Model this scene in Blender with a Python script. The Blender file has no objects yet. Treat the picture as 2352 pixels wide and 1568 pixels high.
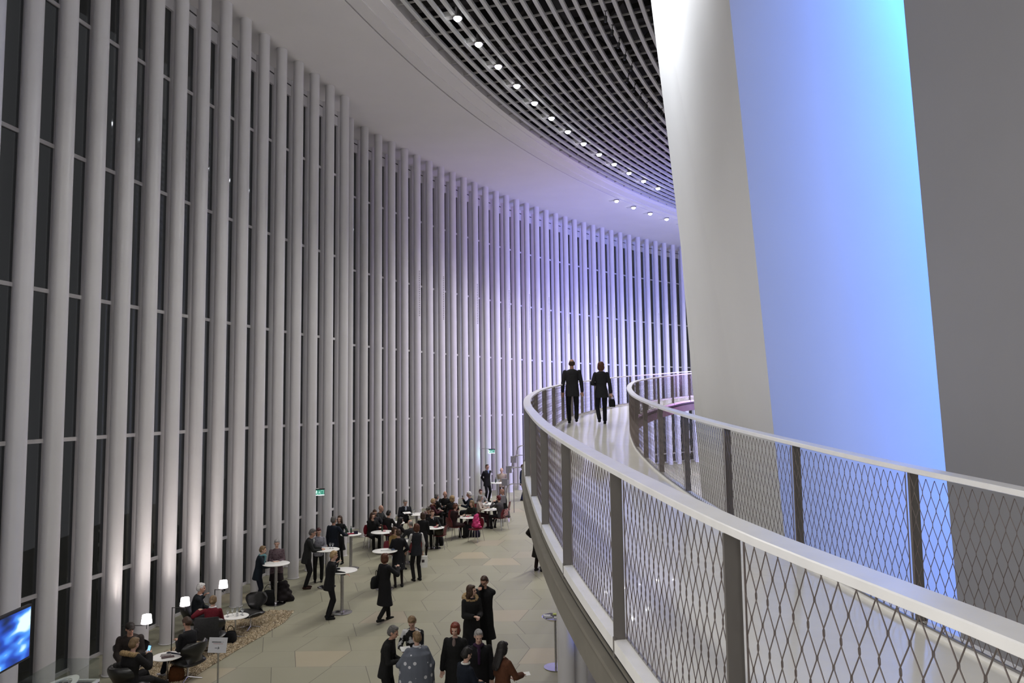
import bpy, bmesh, math, random
from mathutils import Vector, Matrix
import numpy as np
random.seed(7); np.random.seed(7)
PI = math.pi
SC = bpy.context.scene
COL = SC.collection

# ------------------------------------------------------------------ camera
EYE = 5.3                                   # eye height above the foyer floor (m)
F = 1700.0                                  # focal length in pixels of a 2352 px wide frame
PIT = math.atan(141/1700.0); ROLL = math.radians(.76)
cd = bpy.data.cameras.new('camera'); cam = bpy.data.objects.new('camera', cd); COL.objects.link(cam)
cd.sensor_width = 36; cd.lens = F/2352*36; cd.clip_start = .05; cd.clip_end = 300
cam.location = (0, 0, EYE)
cam.rotation_euler = (Matrix.Rotation(PI/2+PIT, 3, 'X') @ Matrix.Rotation(-ROLL, 3, 'Z')).to_euler()
SC.camera = cam
SC.view_settings.view_transform = 'Standard'; SC.view_settings.look = 'None'
SC.view_settings.gamma = 1; SC.view_settings.exposure = 0.23
SC.view_settings.use_curve_mapping = False

# ------------------------------------------------------------------ pale ambient fill light, added through the world
w = bpy.data.worlds.new('ambient_fill'); SC.world = w; w.use_nodes = True
w.node_tree.nodes['Background'].inputs[0].default_value = (1.0, .97, .95, 1)
w.node_tree.nodes['Background'].inputs[1].default_value = 1.0

def light(kind, name, loc, energy, color=(1, 1, 1), target=None, **kw):
    d = bpy.data.lights.new(name, kind); d.energy = energy; d.color = color
    for k, v in kw.items(): setattr(d, k, v)
    o = bpy.data.objects.new(name, d); COL.objects.link(o); o.location = loc
    if target is not None:
        o.rotation_euler = (Vector(target)-Vector(loc)).to_track_quat('-Z', 'Y').to_euler()
    return o

CX, CY = 55.12, 2.40                        # centre of the facade's curve in plan
def arc(R, a, z=0.0): return Vector((CX-R*math.cos(a), CY+R*math.sin(a), z))
ZC = 16.6                                   # soffit height
R_LIGHT = 59.55
A_L0 = math.atan2(20.9-CY, CX+1.4)          # first downlight the photo shows
PL = 1.68/R_LIGHT

WARM = (1.0, .95, .88); COOL = (.93, .94, 1.0)
# lamps of the hall: the downlight rows (visible ones get a fitting further down)
for k in range(-17, 31, 2):
    p = arc(R_LIGHT, A_L0+(k+.5)*PL, ZC-.35)
    light('SPOT', 'downlight_lamp', p, 400 if k < -4 else (720 if k < 4 else 1850), (1, .975, .93), target=(p.x+.3, p.y, 0), spot_size=math.radians(112 if k < 4 else 136), spot_blend=.9, shadow_soft_size=.25)
for x_, y_, tz in ((.8, 12.6, 14.5), (.6, 15.5, 13.5)):
    light('SPOT', 'wall_washer_lamp', (x_, y_, ZC-.3), 1500, (.90, .94, 1.0), target=(3.6, y_+.6, tz), spot_size=math.radians(80), spot_blend=.9, shadow_soft_size=.15)
# blue stage-like strips inside the gaps between the hall's towers
light('AREA', 'gap_strip_lamp', (8.6, 10.4, 7.5), 560, (.005, .205, 1.0), target=(4.6, 12.0, 6.0), shape='RECTANGLE', size=.5, size_y=14)
light('AREA', 'gap_strip_lamp', (8.6, 10.2, 8.0), 20, (.42, .25, 1.0), target=(3.8, 11.6, 7.0), shape='RECTANGLE', size=.5, size_y=14)
light('AREA', 'gap_wash_lamp', (13.5, 29.0, 7.0), 1700, (.22, .29, 1.0), target=(10, 48, 6.5), shape='RECTANGLE', size=2, size_y=9, spread=math.radians(120))
light('AREA', 'gap_wash_lamp', (11.0, 26.0, 7.5), 520, (.52, .38, 1.0), target=(2, 43, 9.0), shape='RECTANGLE', size=2, size_y=9, spread=math.radians(100))

# ------------------------------------------------------------------ measuring helpers (photo pixel -> point on a level plane)
def ray(px, py):
    x = (px-1176)/F; y = -(py-784)/F
    c, s = math.cos(-ROLL), math.sin(-ROLL); x, y = c*x-s*y, s*x+c*y
    d = Vector((x, math.cos(PIT)-y*math.sin(PIT), math.sin(PIT)+y*math.cos(PIT)))
    return d/d.y
SLOPE, Y0 = .040, 25.0                      # the foyer floor rises gently away from the camera
def fz(y): return SLOPE*(y-Y0)
def fl(x, y, z=0.): return Vector((x, y, fz(y)+z))
def atz(px, py, h):
    """point h metres above the foyer floor seen at this pixel"""
    d = ray(px, py); return Vector((0, 0, EYE))+d*((h-SLOPE*Y0-EYE)/(d.z-SLOPE))
def atY(px, py, Y): return Vector((0, 0, EYE))+ray(px, py)*Y

# ------------------------------------------------------------------ materials
MATS = {}
def mat(name, col, rough=.6, metal=0., noise=0., nscale=8., emit=None, estr=0., trans=0., bump=0., bscale=60., spec=.5, coat=0.):
    if name in MATS: return MATS[name]
    m = bpy.data.materials.new(name); m.use_nodes = True; nt = m.node_tree; b = nt.nodes['Principled BSDF']
    b.inputs['Base Color'].default_value = (*col, 1); b.inputs['Roughness'].default_value = rough
    b.inputs['Metallic'].default_value = metal; b.inputs['Specular IOR Level'].default_value = spec
    b.inputs['Coat Weight'].default_value = coat
    if trans: b.inputs['Transmission Weight'].default_value = trans
    if emit: b.inputs['Emission Color'].default_value = (*emit, 1); b.inputs['Emission Strength'].default_value = estr
    if noise or bump:
        tc = nt.nodes.new('ShaderNodeTexCoord')
    if noise:
        n = nt.nodes.new('ShaderNodeTexNoise'); n.inputs['Scale'].default_value = nscale; n.inputs['Detail'].default_value = 4
        nt.links.new(tc.outputs['Object'], n.inputs['Vector'])
        r = nt.nodes.new('ShaderNodeValToRGB')
        r.color_ramp.elements[0].position = .3; r.color_ramp.elements[1].position = .7
        r.color_ramp.elements[0].color = (*[max(0, c*(1-noise)) for c in col], 1)
        r.color_ramp.elements[1].color = (*[min(1, c*(1+noise)) for c in col], 1)
        nt.links.new(n.outputs['Fac'], r.inputs['Fac']); nt.links.new(r.outputs['Color'], b.inputs['Base Color'])
    if bump:
        n2 = nt.nodes.new('ShaderNodeTexNoise'); n2.inputs['Scale'].default_value = bscale
        nt.links.new(tc.outputs['Object'], n2.inputs['Vector'])
        bp = nt.nodes.new('ShaderNodeBump'); bp.inputs['Strength'].default_value = bump; bp.inputs['Distance'].default_value = .01
        nt.links.new(n2.outputs['Fac'], bp.inputs['Height']); nt.links.new(bp.outputs['Normal'], b.inputs['Normal'])
    MATS[name] = m
    return m
def cloth(c, noise=.15):
    key = 'cloth_%03d_%03d_%03d' % tuple(int(v*999) for v in c)
    return mat(key, c, .85, noise=noise, nscale=25, bump=.4, bscale=90, spec=.25)

def pattern_cloth(name, c1, c2, scale, thr, kind='VORONOI'):
    if name in MATS: return MATS[name]
    m = bpy.data.materials.new(name); m.use_nodes = True; nt = m.node_tree; b = nt.nodes['Principled BSDF']
    b.inputs['Roughness'].default_value = .85; b.inputs['Specular IOR Level'].default_value = .25
    tc = nt.nodes.new('ShaderNodeTexCoord')
    if kind == 'VORONOI':
        t = nt.nodes.new('ShaderNodeTexVoronoi'); t.inputs['Scale'].default_value = scale; out = t.outputs['Distance']
    else:
        t = nt.nodes.new('ShaderNodeTexNoise'); t.inputs['Scale'].default_value = scale; t.inputs['Detail'].default_value = 3; out = t.outputs['Fac']
    nt.links.new(tc.outputs['Object'], t.inputs['Vector'])
    r = nt.nodes.new('ShaderNodeValToRGB'); r.color_ramp.interpolation = 'CONSTANT' if kind == 'VORONOI' else 'LINEAR'
    r.color_ramp.elements[0].color = (*c1, 1); r.color_ramp.elements[1].color = (*c2, 1); r.color_ramp.elements[1].position = thr
    if kind != 'VORONOI': r.color_ramp.elements[0].position = thr-.06
    nt.links.new(out, r.inputs['Fac']); nt.links.new(r.outputs['Color'], b.inputs['Base Color'])
    MATS[name] = m; return m

M_COL = mat('white_steel_paint', (.64, .625, .635), .33, noise=.03, nscale=1.5)
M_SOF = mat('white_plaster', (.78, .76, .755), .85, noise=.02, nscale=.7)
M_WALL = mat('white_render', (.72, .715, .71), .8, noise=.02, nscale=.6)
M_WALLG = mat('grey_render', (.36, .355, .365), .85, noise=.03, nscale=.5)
M_SLAT = mat('slat_paint', (.60, .60, .585), .5, noise=.04, nscale=2)
M_BAR = mat('crossbar_paint', (.36, .35, .33), .5)
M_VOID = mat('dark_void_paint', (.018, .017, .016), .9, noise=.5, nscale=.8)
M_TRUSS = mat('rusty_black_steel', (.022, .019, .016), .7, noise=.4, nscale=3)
M_RAIL = mat('warm_grey_rail_paint', (.94, .93, .91), .28, metal=.1, noise=.04, nscale=6, spec=.6)
M_POST = mat('grey_post_paint', (.16, .148, .136), .45, metal=.1, noise=.03)
M_WIRE = mat('steel_cable', (.17, .14, .13), .4, metal=.4, noise=.05)
M_DECK = mat('glossy_deck_resin', (.86, .84, .77), .15, noise=.03, nscale=2.5, spec=.5, coat=.2)
M_FASCIA = mat('beige_concrete_fascia', (.155, .142, .115), .7, noise=.08, nscale=4)
M_DARK = mat('recess_shade', (.03, .03, .03), .6)  # near-black that puts the shade of slits, gaps and holes into colour
M_CHROME = mat('chrome', (.55, .54, .56), .18, metal=1., noise=.03, nscale=5)
M_BRUSH = mat('brushed_steel', (.40, .39, .39), .32, metal=1., noise=.08, nscale=30)
M_TOP = mat('white_laminate', (.80, .79, .75), .35, noise=.01)
M_LEATHER = mat('black_leather', (.012, .012, .011), .32, noise=.2, nscale=12, bump=.2, bscale=40)
M_RED = mat('dark_red_shell', (.12, .008, .014), .4, noise=.05)
M_GLASSW = mat('drinking_glass', (.9, .93, .95), .03, trans=.95, noise=.005)
M_GREEN = mat('green_bottle_glass', (.02, .05, .03), .1, noise=.1)
M_PAPER = mat('white_paper', (.75, .75, .73), .8, noise=.03, nscale=20)
M_BLACK = mat('black_plastic', (.012, .012, .013), .4, noise=.1)

# ------------------------------------------------------------------ mesh helpers
class MB:
    def __init__(s): s.v = []; s.f = []
    def add(s, vs, fs):
        n = len(s.v); s.v.extend([tuple(v) for v in vs]); s.f.extend([tuple(i+n for i in f) for f in fs]); return s
    def box(s, c, d, rz=0., rx=0., ry=0.):
        R = Matrix.Rotation(rz, 3, 'Z') @ Matrix.Rotation(ry, 3, 'Y') @ Matrix.Rotation(rx, 3, 'X'); c = Vector(c)
        vs = [c+R @ Vector((x*d[0]/2, y*d[1]/2, z*d[2]/2)) for x in (-1, 1) for y in (-1, 1) for z in (-1, 1)]
        return s.add(vs, [(0, 1, 3, 2), (4, 6, 7, 5), (0, 4, 5, 1), (2, 3, 7, 6), (0, 2, 6, 4), (1, 5, 7, 3)])
    def rings(s, rings, cap=True, close=True):
        n = len(rings[0]); vs = [p for r in rings for p in r]; fs = []
        for i in range(len(rings)-1):
            for j in range(n if close else n-1):
                k = (j+1) % n; fs.append((i*n+j, i*n+k, (i+1)*n+k, (i+1)*n+j))
        if cap and close:
            fs.append(tuple(range(n-1, -1, -1))); fs.append(tuple((len(rings)-1)*n+j for j in range(n)))
        return s.add(vs, fs)
    def lathe(s, prof, n=24, c=(0, 0, 0)):
        return s.rings([[(c[0]+r*math.cos(2*PI*j/n), c[1]+r*math.sin(2*PI*j/n), c[2]+z) for j in range(n)] for r, z in prof])
    def cyl(s, c, r, h, n=20): return s.lathe([(r, 0), (r, h)], n, c)
    def tube(s, pts, r, n=6, cap=True):
        pts = [Vector(p) for p in pts]; rr = r if isinstance(r, (list, tuple)) else [r]*len(pts); rings = []; up0 = None
        for i, p in enumerate(pts):
            t = (pts[min(i+1, len(pts)-1)]-pts[max(i-1, 0)])
            t = t.normalized() if t.length > 1e-9 else Vector((0, 0, 1))
            if up0 is None: up0 = Vector((0, 0, 1)) if abs(t.z) < .9 else Vector((0, 1, 0))
            a = t.cross(up0)
            a = a.normalized() if a.length > 1e-6 else t.orthogonal().normalized()
            b = a.cross(t).normalized(); up0 = b
            rings.append([p+(a*math.cos(2*PI*j/n)+b*math.sin(2*PI*j/n))*rr[i] for j in range(n)])
        return s.rings(rings, cap)
    def ball(s, c, r, n=12, m=8, sc=(1, 1, 1), R=None):
        rg = []
        for i in range(m+1):
            th = PI*(i/m); th = min(max(th, .02), PI-.02)
            ring = [Vector((math.sin(th)*math.cos(2*PI*j/n)*r*sc[0], math.sin(th)*math.sin(2*PI*j/n)*r*sc[1], -math.cos(th)*r*sc[2])) for j in range(n)]
            rg.append([Vector(c)+((R @ q) if R else q) for q in ring])
        return s.rings(rg)
    def strip(s, path, sect, closed=True, cap=True):
        """sweep a list of (lateral, vertical) offsets along path = [(pos, lateral_dir)]"""
        return s.rings([[p+lat*a+Vector((0, 0, b)) for a, b in sect] for p, lat in path], cap, closed)
    def build(s, name, m, parent=None, smooth=True, angle=40, bevel=0):
        me = bpy.data.meshes.new(name); me.from_pydata(s.v, [], s.f); me.update()
        if m: me.materials.append(m)
        o = bpy.data.objects.new(name, me); COL.objects.link(o)
        if smooth and len(me.polygons):
            me.polygons.foreach_set('use_smooth', [True]*len(me.polygons))
            me.set_sharp_from_angle(angle=math.radians(angle))
        if bevel:
            b = o.modifiers.new('bevel', 'BEVEL'); b.width = bevel; b.segments = 2
        if parent is not None: o.parent = parent
        return o
def fixn(o):
    bm = bmesh.new(); bm.from_mesh(o.data); bmesh.ops.recalc_face_normals(bm, faces=bm.faces); bm.to_mesh(o.data); bm.free(); return o
def empty(name, loc=(0, 0, 0), rz=0.):
    o = bpy.data.objects.new(name, None); COL.objects.link(o); o.location = loc; o.rotation_euler = (0, 0, rz); o.empty_display_size = .1; return o
def tag(o, label=None, cat=None, group=None, kind=None):
    if label: o['label'] = label
    if cat: o['category'] = cat
    if group: o['group'] = group
    if kind: o['kind'] = kind
    return o
def dup(o, parent=None):
    c = o.copy(); COL.objects.link(c)
    if parent is not None: c.parent = parent
    for ch in list(o.children): dup(ch, c)
    return c

# ================================================================== SETTING
# floor: stone slabs, rows of trapezoids
def floor_material():
    m = bpy.data.materials.new('stone_slabs'); m.use_nodes = True; nt = m.node_tree; N = nt.nodes; L = nt.links; b = N['Principled BSDF']
    def math_(op, a, c=None, d=None):
        n = N.new('ShaderNodeMath'); n.operation = op
        for i, v in enumerate((a, c, d)):
            if v is None: continue
            if isinstance(v, (int, float)): n.inputs[i].default_value = v
            else: L.new(v, n.inputs[i])
        return n.outputs[0]
    tc = N.new('ShaderNodeTexCoord'); sp = N.new('ShaderNodeSeparateXYZ'); L.new(tc.outputs['Object'], sp.inputs[0])
    X, Y = sp.outputs[0], sp.outputs[1]
    rowf = math_('DIVIDE', Y, .92); row = math_('FLOOR', rowf); v = math_('FRACT', rowf)
    off = math_('FRACT', math_('MULTIPLY', math_('SINE', math_('MULTIPLY', row, 12.9898)), 43758.5))
    u = math_('ADD', math_('DIVIDE', X, 1.02), math_('MULTIPLY', off, 2.0)); k = math_('FLOOR', u); f = math_('FRACT', u)
    par = math_('SUBTRACT', math_('MULTIPLY', math_('MODULO', math_('ADD', k, 1000), 2.0), 2.0), 1.0)
    joint = math_('ADD', .5, math_('MULTIPLY', par, math_('MULTIPLY', math_('SUBTRACT', v, .5), .28)))
    dj = math_('ABSOLUTE', math_('SUBTRACT', f, joint)); l1 = math_('LESS_THAN', dj, .006)
    dv = math_('MINIMUM', v, math_('SUBTRACT', 1.0, v)); l2 = math_('LESS_THAN', dv, .006)
    tid = math_('ADD', k, math_('GREATER_THAN', f, joint))
    cb = N.new('ShaderNodeCombineXYZ'); L.new(tid, cb.inputs[0]); L.new(row, cb.inputs[1])
    wn = N.new('ShaderNodeTexWhiteNoise'); L.new(cb.outputs[0], wn.inputs['Vector'])
    r = N.new('ShaderNodeValToRGB'); e = r.color_ramp.elements
    e[0].color = (.285, .275, .205, 1); e[1].color = (.39, .345, .25, 1); e[1].position = 1
    for pos, c in ((.5, (.31, .30, .225)), (.92, (.325, .31, .23)), (.955, (.345, .305, .235)), (.985, (.385, .34, .245))):
        q = e.new(pos); q.color = (*c, 1)
    L.new(wn.outputs['Value'], r.inputs['Fac'])
    nz = N.new('ShaderNodeTexNoise'); nz.inputs['Scale'].default_value = .9; nz.inputs['Detail'].default_value = 6; L.new(tc.outputs['Object'], nz.inputs['Vector'])
    mx = N.new('ShaderNodeMix'); mx.data_type = 'RGBA'; mx.blend_type = 'MULTIPLY'; mx.inputs[0].default_value = .5
    L.new(r.outputs['Color'], mx.inputs[6])
    r2 = N.new('ShaderNodeValToRGB'); r2.color_ramp.elements[0].color = (.75, .75, .72, 1); r2.color_ramp.elements[1].color = (1.1, 1.08, 1.05, 1); L.new(nz.outputs['Fac'], r2.inputs['Fac']); L.new(r2.outputs['Color'], mx.inputs[7])
    m1 = N.new('ShaderNodeMix'); m1.data_type = 'RGBA'; L.new(math_('MULTIPLY', l2, .38), m1.inputs[0]); L.new(mx.outputs[2], m1.inputs[6]); m1.inputs[7].default_value = (.07, .065, .055, 1)
    m2 = N.new('ShaderNodeMix'); m2.data_type = 'RGBA'; L.new(math_('MULTIPLY', l1, .85), m2.inputs[0]); L.new(m1.outputs[2], m2.inputs[6]); m2.inputs[7].default_value = (.06, .055, .05, 1)
    L.new(m2.outputs[2], b.inputs['Base Color']); b.inputs['Roughness'].default_value = .42; b.inputs['Specular IOR Level'].default_value = .35
    return m
fm = MB(); ys = (-14.0, 46.0, 68.0); zs = (fz(-14.0), fz(46.0), fz(46.0))
for i in (0, 1):
    fm.add([(x, ys[i+j], zs[i+j]+k) for x in (-18, 42) for j in (0, 1) for k in (-.2, 0)], [(0, 1, 3, 2), (4, 6, 7, 5), (0, 4, 5, 1), (2, 3, 7, 6), (0, 2, 6, 4), (1, 5, 7, 3)])
tag(fixn(fm.build('floor', floor_material(), smooth=False)), kind='structure')

def R1(k): return 65.70-.04*k
def A1f(k): return 3.61e-5*k*k-.0148883*k+.373957
def R2l(k): return 66.80-.04*k
def A2f(k): return 3.116e-5*k*k-.0149854*k+.391842-(.0 if k else 0)
            
R2, P2 = 66.77, .0150; A2 = math.atan2(29.45-CY, CX+5.91)
R3 = 67.95
RC = .165
def seg_path(R, a0, a1, n, z=0.):
    return [(arc(R, a0+(a1-a0)*i/n, z), (arc(1, a0+(a1-a0)*i/n)-Vector((CX, CY, 0)))) for i in range(n+1)]
# soffit (outer flat band), slit, inner band, drop bead
A_S, A_E = -.16, 1.16
so = MB(); so.strip(seg_path(62.20, A_S, A_E, 120, ZC), [(0, 0), (0, .5), (7.5, .5), (7.5, 0)])
fixn(so.build('ceiling', M_SOF)); tag(bpy.data.objects['ceiling'], kind='structure')
so = MB(); so.strip(seg_path(61.72, A_S, A_E, 120, ZC), [(0, -.015), (0, .5), (.43, .5), (.43, 0)])
so.strip(seg_path(61.25, A_S, A_E, 120, ZC), [(0, .02), (0, .5), (.46, .5), (.46, .01)])
so.strip(seg_path(61.18, A_S, A_E, 120, ZC), [(-.12, .10), (-.12, .5), (.06, .5), (.06, .06)])
tag(fixn(so.build('ceiling', M_SOF)), kind='structure')
sl = MB(); sl.strip(seg_path(62.14, A_S, A_E, 120, ZC), [(0, .06), (0, .12), (.08, .12), (.08, .06)])
tag(fixn(sl.build('trim_1', M_DARK)), kind='structure')
# void above the slats
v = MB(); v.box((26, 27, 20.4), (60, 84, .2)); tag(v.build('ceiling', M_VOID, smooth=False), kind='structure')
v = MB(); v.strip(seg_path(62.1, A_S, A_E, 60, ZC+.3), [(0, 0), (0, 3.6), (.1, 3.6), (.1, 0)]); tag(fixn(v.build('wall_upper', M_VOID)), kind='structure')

# slatted ceiling
RS = [57.86+.352*m for m in range(-15, 9)]
def slat(R):
    s = MB(); a1 = 1.02 if R > 54 else .98
    a0 = -.12 if R > 53.9 else .26+(54-R)*.012
    if R < 52.6: a0 = .40
    s.strip(seg_path(R, a0, a1, 130, ZC+.02), [(-.055, 0), (-.055, .10), (.055, .10), (.055, 0)])
    return fixn(s.build('ceiling_slat', M_SLAT, smooth=False))
for R in RS:
    tag(slat(R), 'long curved grey slat of the open ceiling, parallel to its neighbours', 'slat', 'curved slats of the open ceiling')
base = None
k0 = math.atan2(21.5-CY, CX+.2)
for k in range(-30, 46):
    a = k0+k*.94/58.5
    if a > .95: break
    rin = 52.3 if a > .40 else (54.2 if a > .1 else 54.2)
    s = MB(); A = arc(rin, a, ZC+.17); B = arc(61.1, a, ZC+.17); thick = .035 if k % 3 else .06
    d = (B-A); s.box((A+B)/2, (d.length, thick*.9, .05), rz=math.atan2(d.y, d.x))
    tag(s.build('ceiling_crossbar', M_BAR, smooth=False), 'thin straight bar crossing above the curved ceiling slats', 'bar', 'cross bars above the ceiling slats')
def truss(a, r0=48.5, r1=61.5):
    root = empty('roof_truss', arc(r0, a, 0))
    o = arc(r0, a, 0)
    def loc(r, z): return arc(r, a, z)-o
    c = MB()
    for z in (17.35, 19.3):
        A, B = loc(r0, z), loc(r1, z); d = B-A; c.box((A+B)/2, (d.length, .22, .20), rz=math.atan2(d.y, d.x))
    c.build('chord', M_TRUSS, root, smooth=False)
    c = MB(); n = 7
    for i in range(n):
        r = r0+(r1-r0)*i/n; rr = r0+(r1-r0)*(i+1)/n
        A, B = (loc(r, 17.35), loc(rr, 19.3)) if i % 2 == 0 else (loc(r, 19.3), loc(rr, 17.35))
        c.tube([A, B], .07, 4)
    c.build('web', M_TRUSS, root, smooth=False)
    return root
for k in range(13):
    tag(truss(.27+k*.052), 'dark steel roof truss hidden above the ceiling slats', 'truss', 'roof trusses above the slats')
for i, R in enumerate((60.2, 57.6, 55.5, 52.8)):
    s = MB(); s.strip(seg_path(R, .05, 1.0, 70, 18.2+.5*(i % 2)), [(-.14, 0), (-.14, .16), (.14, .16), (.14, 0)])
    tag(fixn(s.build('ventilation_duct', M_TRUSS, smooth=False)), 'dark curved duct running above the ceiling slats', 'duct', 'ducts above the slats')

# facade columns
cm = MB(); cm.lathe([(RC*1.12, 0), (RC*1.12, .015), (RC, .016), (RC, ZC-.012), (RC*1.1, ZC-.011), (RC*1.1, ZC+.02)], 28)
col0 = fixn(cm.build('facade_column', M_COL, angle=50)); first = True
holes = MB()
for i in range(25):
    z = 9.1+i*.085
    for s_ in (-.4, -.25):
        holes.box((RC*math.cos(s_)*1.0, RC*math.sin(s_), z), (.012, .022, .03), rz=s_)
holes_mesh = holes.build('sound_holes', M_DARK, smooth=False); hm = holes_mesh.data; bpy.data.objects.remove(holes_mesh)
def place_col(R, a, label, group, perforated=False):
    global first
    if first: c = col0; first = False
    else: c = col0.copy(); COL.objects.link(c)
    c.location = arc(R, a); z_ = fz(min(c.location.y, 46)); c.location.z = z_; c.scale.z = (ZC-z_)/ZC; tag(c, label, 'column', group)
    if perforated:
        h = bpy.data.objects.new('sound_holes', hm); COL.objects.link(h); h.parent = c
        cdir = Vector((0, 0, 0))-arc(R, a); h.rotation_euler = (0, 0, math.atan2(cdir.y, cdir.x)+.95)
        h['label'] = 'rows of small dark perforations'
def a2(k): return A2+k*.01495-.2/R2*math.sin(PI*max(0, min(33, k))/33)
for k in range(0, 21):
    place_col(R1(k), A1f(k), 'tall white round column in the nearest, innermost row on the left', 'innermost row of facade columns')
for k in range(0, 22):
    place_col(R2l(k), A2f(k), 'tall white round column of the row half hidden behind the innermost row', 'second row behind the innermost columns')
perf = {3: 1, 5: 1, 9: 1, 13: 1, 16: 1, 19: 1, 22: 1, 25: 1, 26: 0, 28: 1}
for k in range(-1, 42):
    p_ = k in (4, 6, 9, 12, 14, 16, 18, 21, 23, 26, 28, 30)
    place_col(R2, a2(k), ('tall white round column with dotted perforations in the far curved row' if p_ else 'tall plain white round column in the front of the far curved row'),
              'perforated columns of the far row' if p_ else 'plain columns of the far row', p_)
for k in range(-3, 42):
    place_col(R3, a2(k)+.0033, 'tall white round column half hidden behind the far curved row', 'rear columns behind the far row')

# glazing: each bay one window with mullions
M_GLASS = bpy.data.materials.new('tinted_night_glass'); M_GLASS.use_nodes = True
nt = M_GLASS.node_tree; nt.nodes.remove(nt.nodes['Principled BSDF']); out = nt.nodes['Material Output']
g1 = nt.nodes.new('ShaderNodeBsdfTransparent'); g1.inputs[0].default_value = (.145, .15, .155, 1)
g2 = nt.nodes.new('ShaderNodeBsdfGlossy'); g2.inputs['Roughness'].default_value = .04; g2.inputs[0].default_value = (.9, .92, .95, 1)
fr = nt.nodes.new('ShaderNodeFresnel'); fr.inputs[0].default_value = 1.45
mxs = nt.nodes.new('ShaderNodeMixShader'); gg = nt.nodes.new('ShaderNodeNewGeometry'); m1_ = nt.nodes.new('ShaderNodeMath'); m1_.operation = 'SUBTRACT'; m1_.inputs[0].default_value = 1; nt.links.new(gg.outputs['Backfacing'], m1_.inputs[1]); m2_ = nt.nodes.new('ShaderNodeMath'); m2_.operation = 'MULTIPLY'; nt.links.new(m1_.outputs[0], m2_.inputs[0]); nt.links.new(fr.outputs[0], m2_.inputs[1]); nt.links.new(m2_.outputs[0], mxs.inputs[0]); nt.links.new(g1.outputs[0], mxs.inputs[1]); nt.links.new(g2.outputs[0], mxs.inputs[2]); nt.links.new(mxs.outputs[0], out.inputs[0])
MULL = [5.3-.21*3.15+3.15*i for i in range(-1, 4)]
wn_ = 0
def bay(R, aL, aR, Rb=None):
    global wn_
    wn_ += 1
    A, B = arc(R+.02, aL), arc((Rb or R)+.02, aR); mid = (A+B)/2; d = B-A; rz = math.atan2(d.y, d.x)
    root = empty('window_%d' % wn_, mid, rz); tag(root, kind='structure')
    zb = fz(min(mid.y, 46)); g = MB(); g.box((0, 0, (ZC-.4+zb)/2), (d.length, .02, ZC-.4-zb)); g.build('pane', M_GLASS, root, smooth=False)
    f = MB()
    for z in MULL:
        if z > zb+.3: f.box((0, 0, z), (d.length, .08, .085))
    f.box((0, 0, zb+.04), (d.length, .09, .08)); f.build('mullion', M_COL, root, smooth=False)
    f = MB(); f.box((0, 0, ZC-.295), (d.length, .16, .59)); f.build('head_frame', M_COL, root, smooth=False)
    f = MB(); f.box((0, -.0, ZC-.21), (d.length, .168, .045)); f.build('head_gap_shade', M_DARK, root, smooth=False)  # dark bar proud of the frame, the slit's shade put into its colour
for k in range(1, 22): bay(R2l(k), A2f(k), A2f(k-1), R2l(k-1))
for k in range(-3, 41): bay(R3, a2(k)+.0033, a2(k+1)+.0033)
tA, tB = arc(R2l(0), A2f(0)), arc(R3, a2(-3)+.0033)
jw = MB(); d = tB-tA; jw.box(((tA+tB)/2)+Vector((0, 0, ZC/2-.2)), (max(d.length, .4), .12, ZC+.4), rz=math.atan2(d.y, d.x))
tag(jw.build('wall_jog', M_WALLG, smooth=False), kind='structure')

# hall towers (leaning planes)
def slab(name, m, quads, th=.3, dirn=(0, 0, 0)):
    """quads: plan line at z=0 and z=top -> leaning slab with real thickness"""
    b0, b1, t1, t0 = [Vector(q) for q in quads]; o = Vector(dirn).normalized()*th
    s = MB(); s.add([b0, b1, t1, t0, b0+o, b1+o, t1+o, t0+o], [(0, 1, 2, 3), (7, 6, 5, 4), (0, 4, 5, 1), (1, 5, 6, 2), (2, 6, 7, 3), (3, 7, 4, 0)])
    return tag(fixn(s.build(name, m, smooth=False)), kind='structure')
ZT = 20.3
def edge(pxa, pya, pxb, pyb, Y):
    a, b = atY(pxa, pya, Y), atY(pxb, pyb, Y)
    k = (a.x-b.x)/(a.z-b.z); f0 = lambda z: Vector((b.x+k*(z-b.z), Y, z)); return f0
E3 = edge(2075, 0, 2206, 1455, 9.15); E2_ = edge(1675, 0, 1768, 900, 11.0); E1_ = edge(1495, 0, 1611, 952, 17.0)
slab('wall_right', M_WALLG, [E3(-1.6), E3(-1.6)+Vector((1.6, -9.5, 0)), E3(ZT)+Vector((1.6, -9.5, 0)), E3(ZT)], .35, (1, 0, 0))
slab('wall_gap', M_WALL, [E2_(-1.), E2_(-1.)+Vector((7.5, 1.6, 0)), E2_(ZT)+Vector((7.5, 1.6, 0)), E2_(ZT)], .3, (0, 1, 0))
slab('wall_tower', M_WALL, [E2_(-1.), E1_(-1.), E1_(ZT), E2_(ZT)], .28, (.8, .5, 0))
s = MB(); s.box((4.6, -7.5, 10), (11.5, .4, 20.3), rz=-.12); tag(s.build('rear_light_block', M_WALLG, smooth=False), kind='structure')  # unseen wall added behind the camera to dim world light on the blue wall
ap = atY(1563, 556, 17.0); e0 = atY(1586, 934, 17.6); kk = (ap.x-e0.x)/(ap.z-e0.z); bx = e0.x-kk*e0.z
s = MB(); a0_, b0_, c0_ = ap, E1_(-1), Vector((bx-kk, 17.6, -1)); o = Vector((.6, .5, 0))
s.add([a0_, b0_, c0_, a0_+o, b0_+o, c0_+o], [(0, 1, 2), (3, 5, 4), (0, 3, 4, 1), (1, 4, 5, 2), (2, 5, 3, 0)])
tag(fixn(s.build('wall_fold', M_WALL, smooth=False)), kind='structure')
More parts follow.
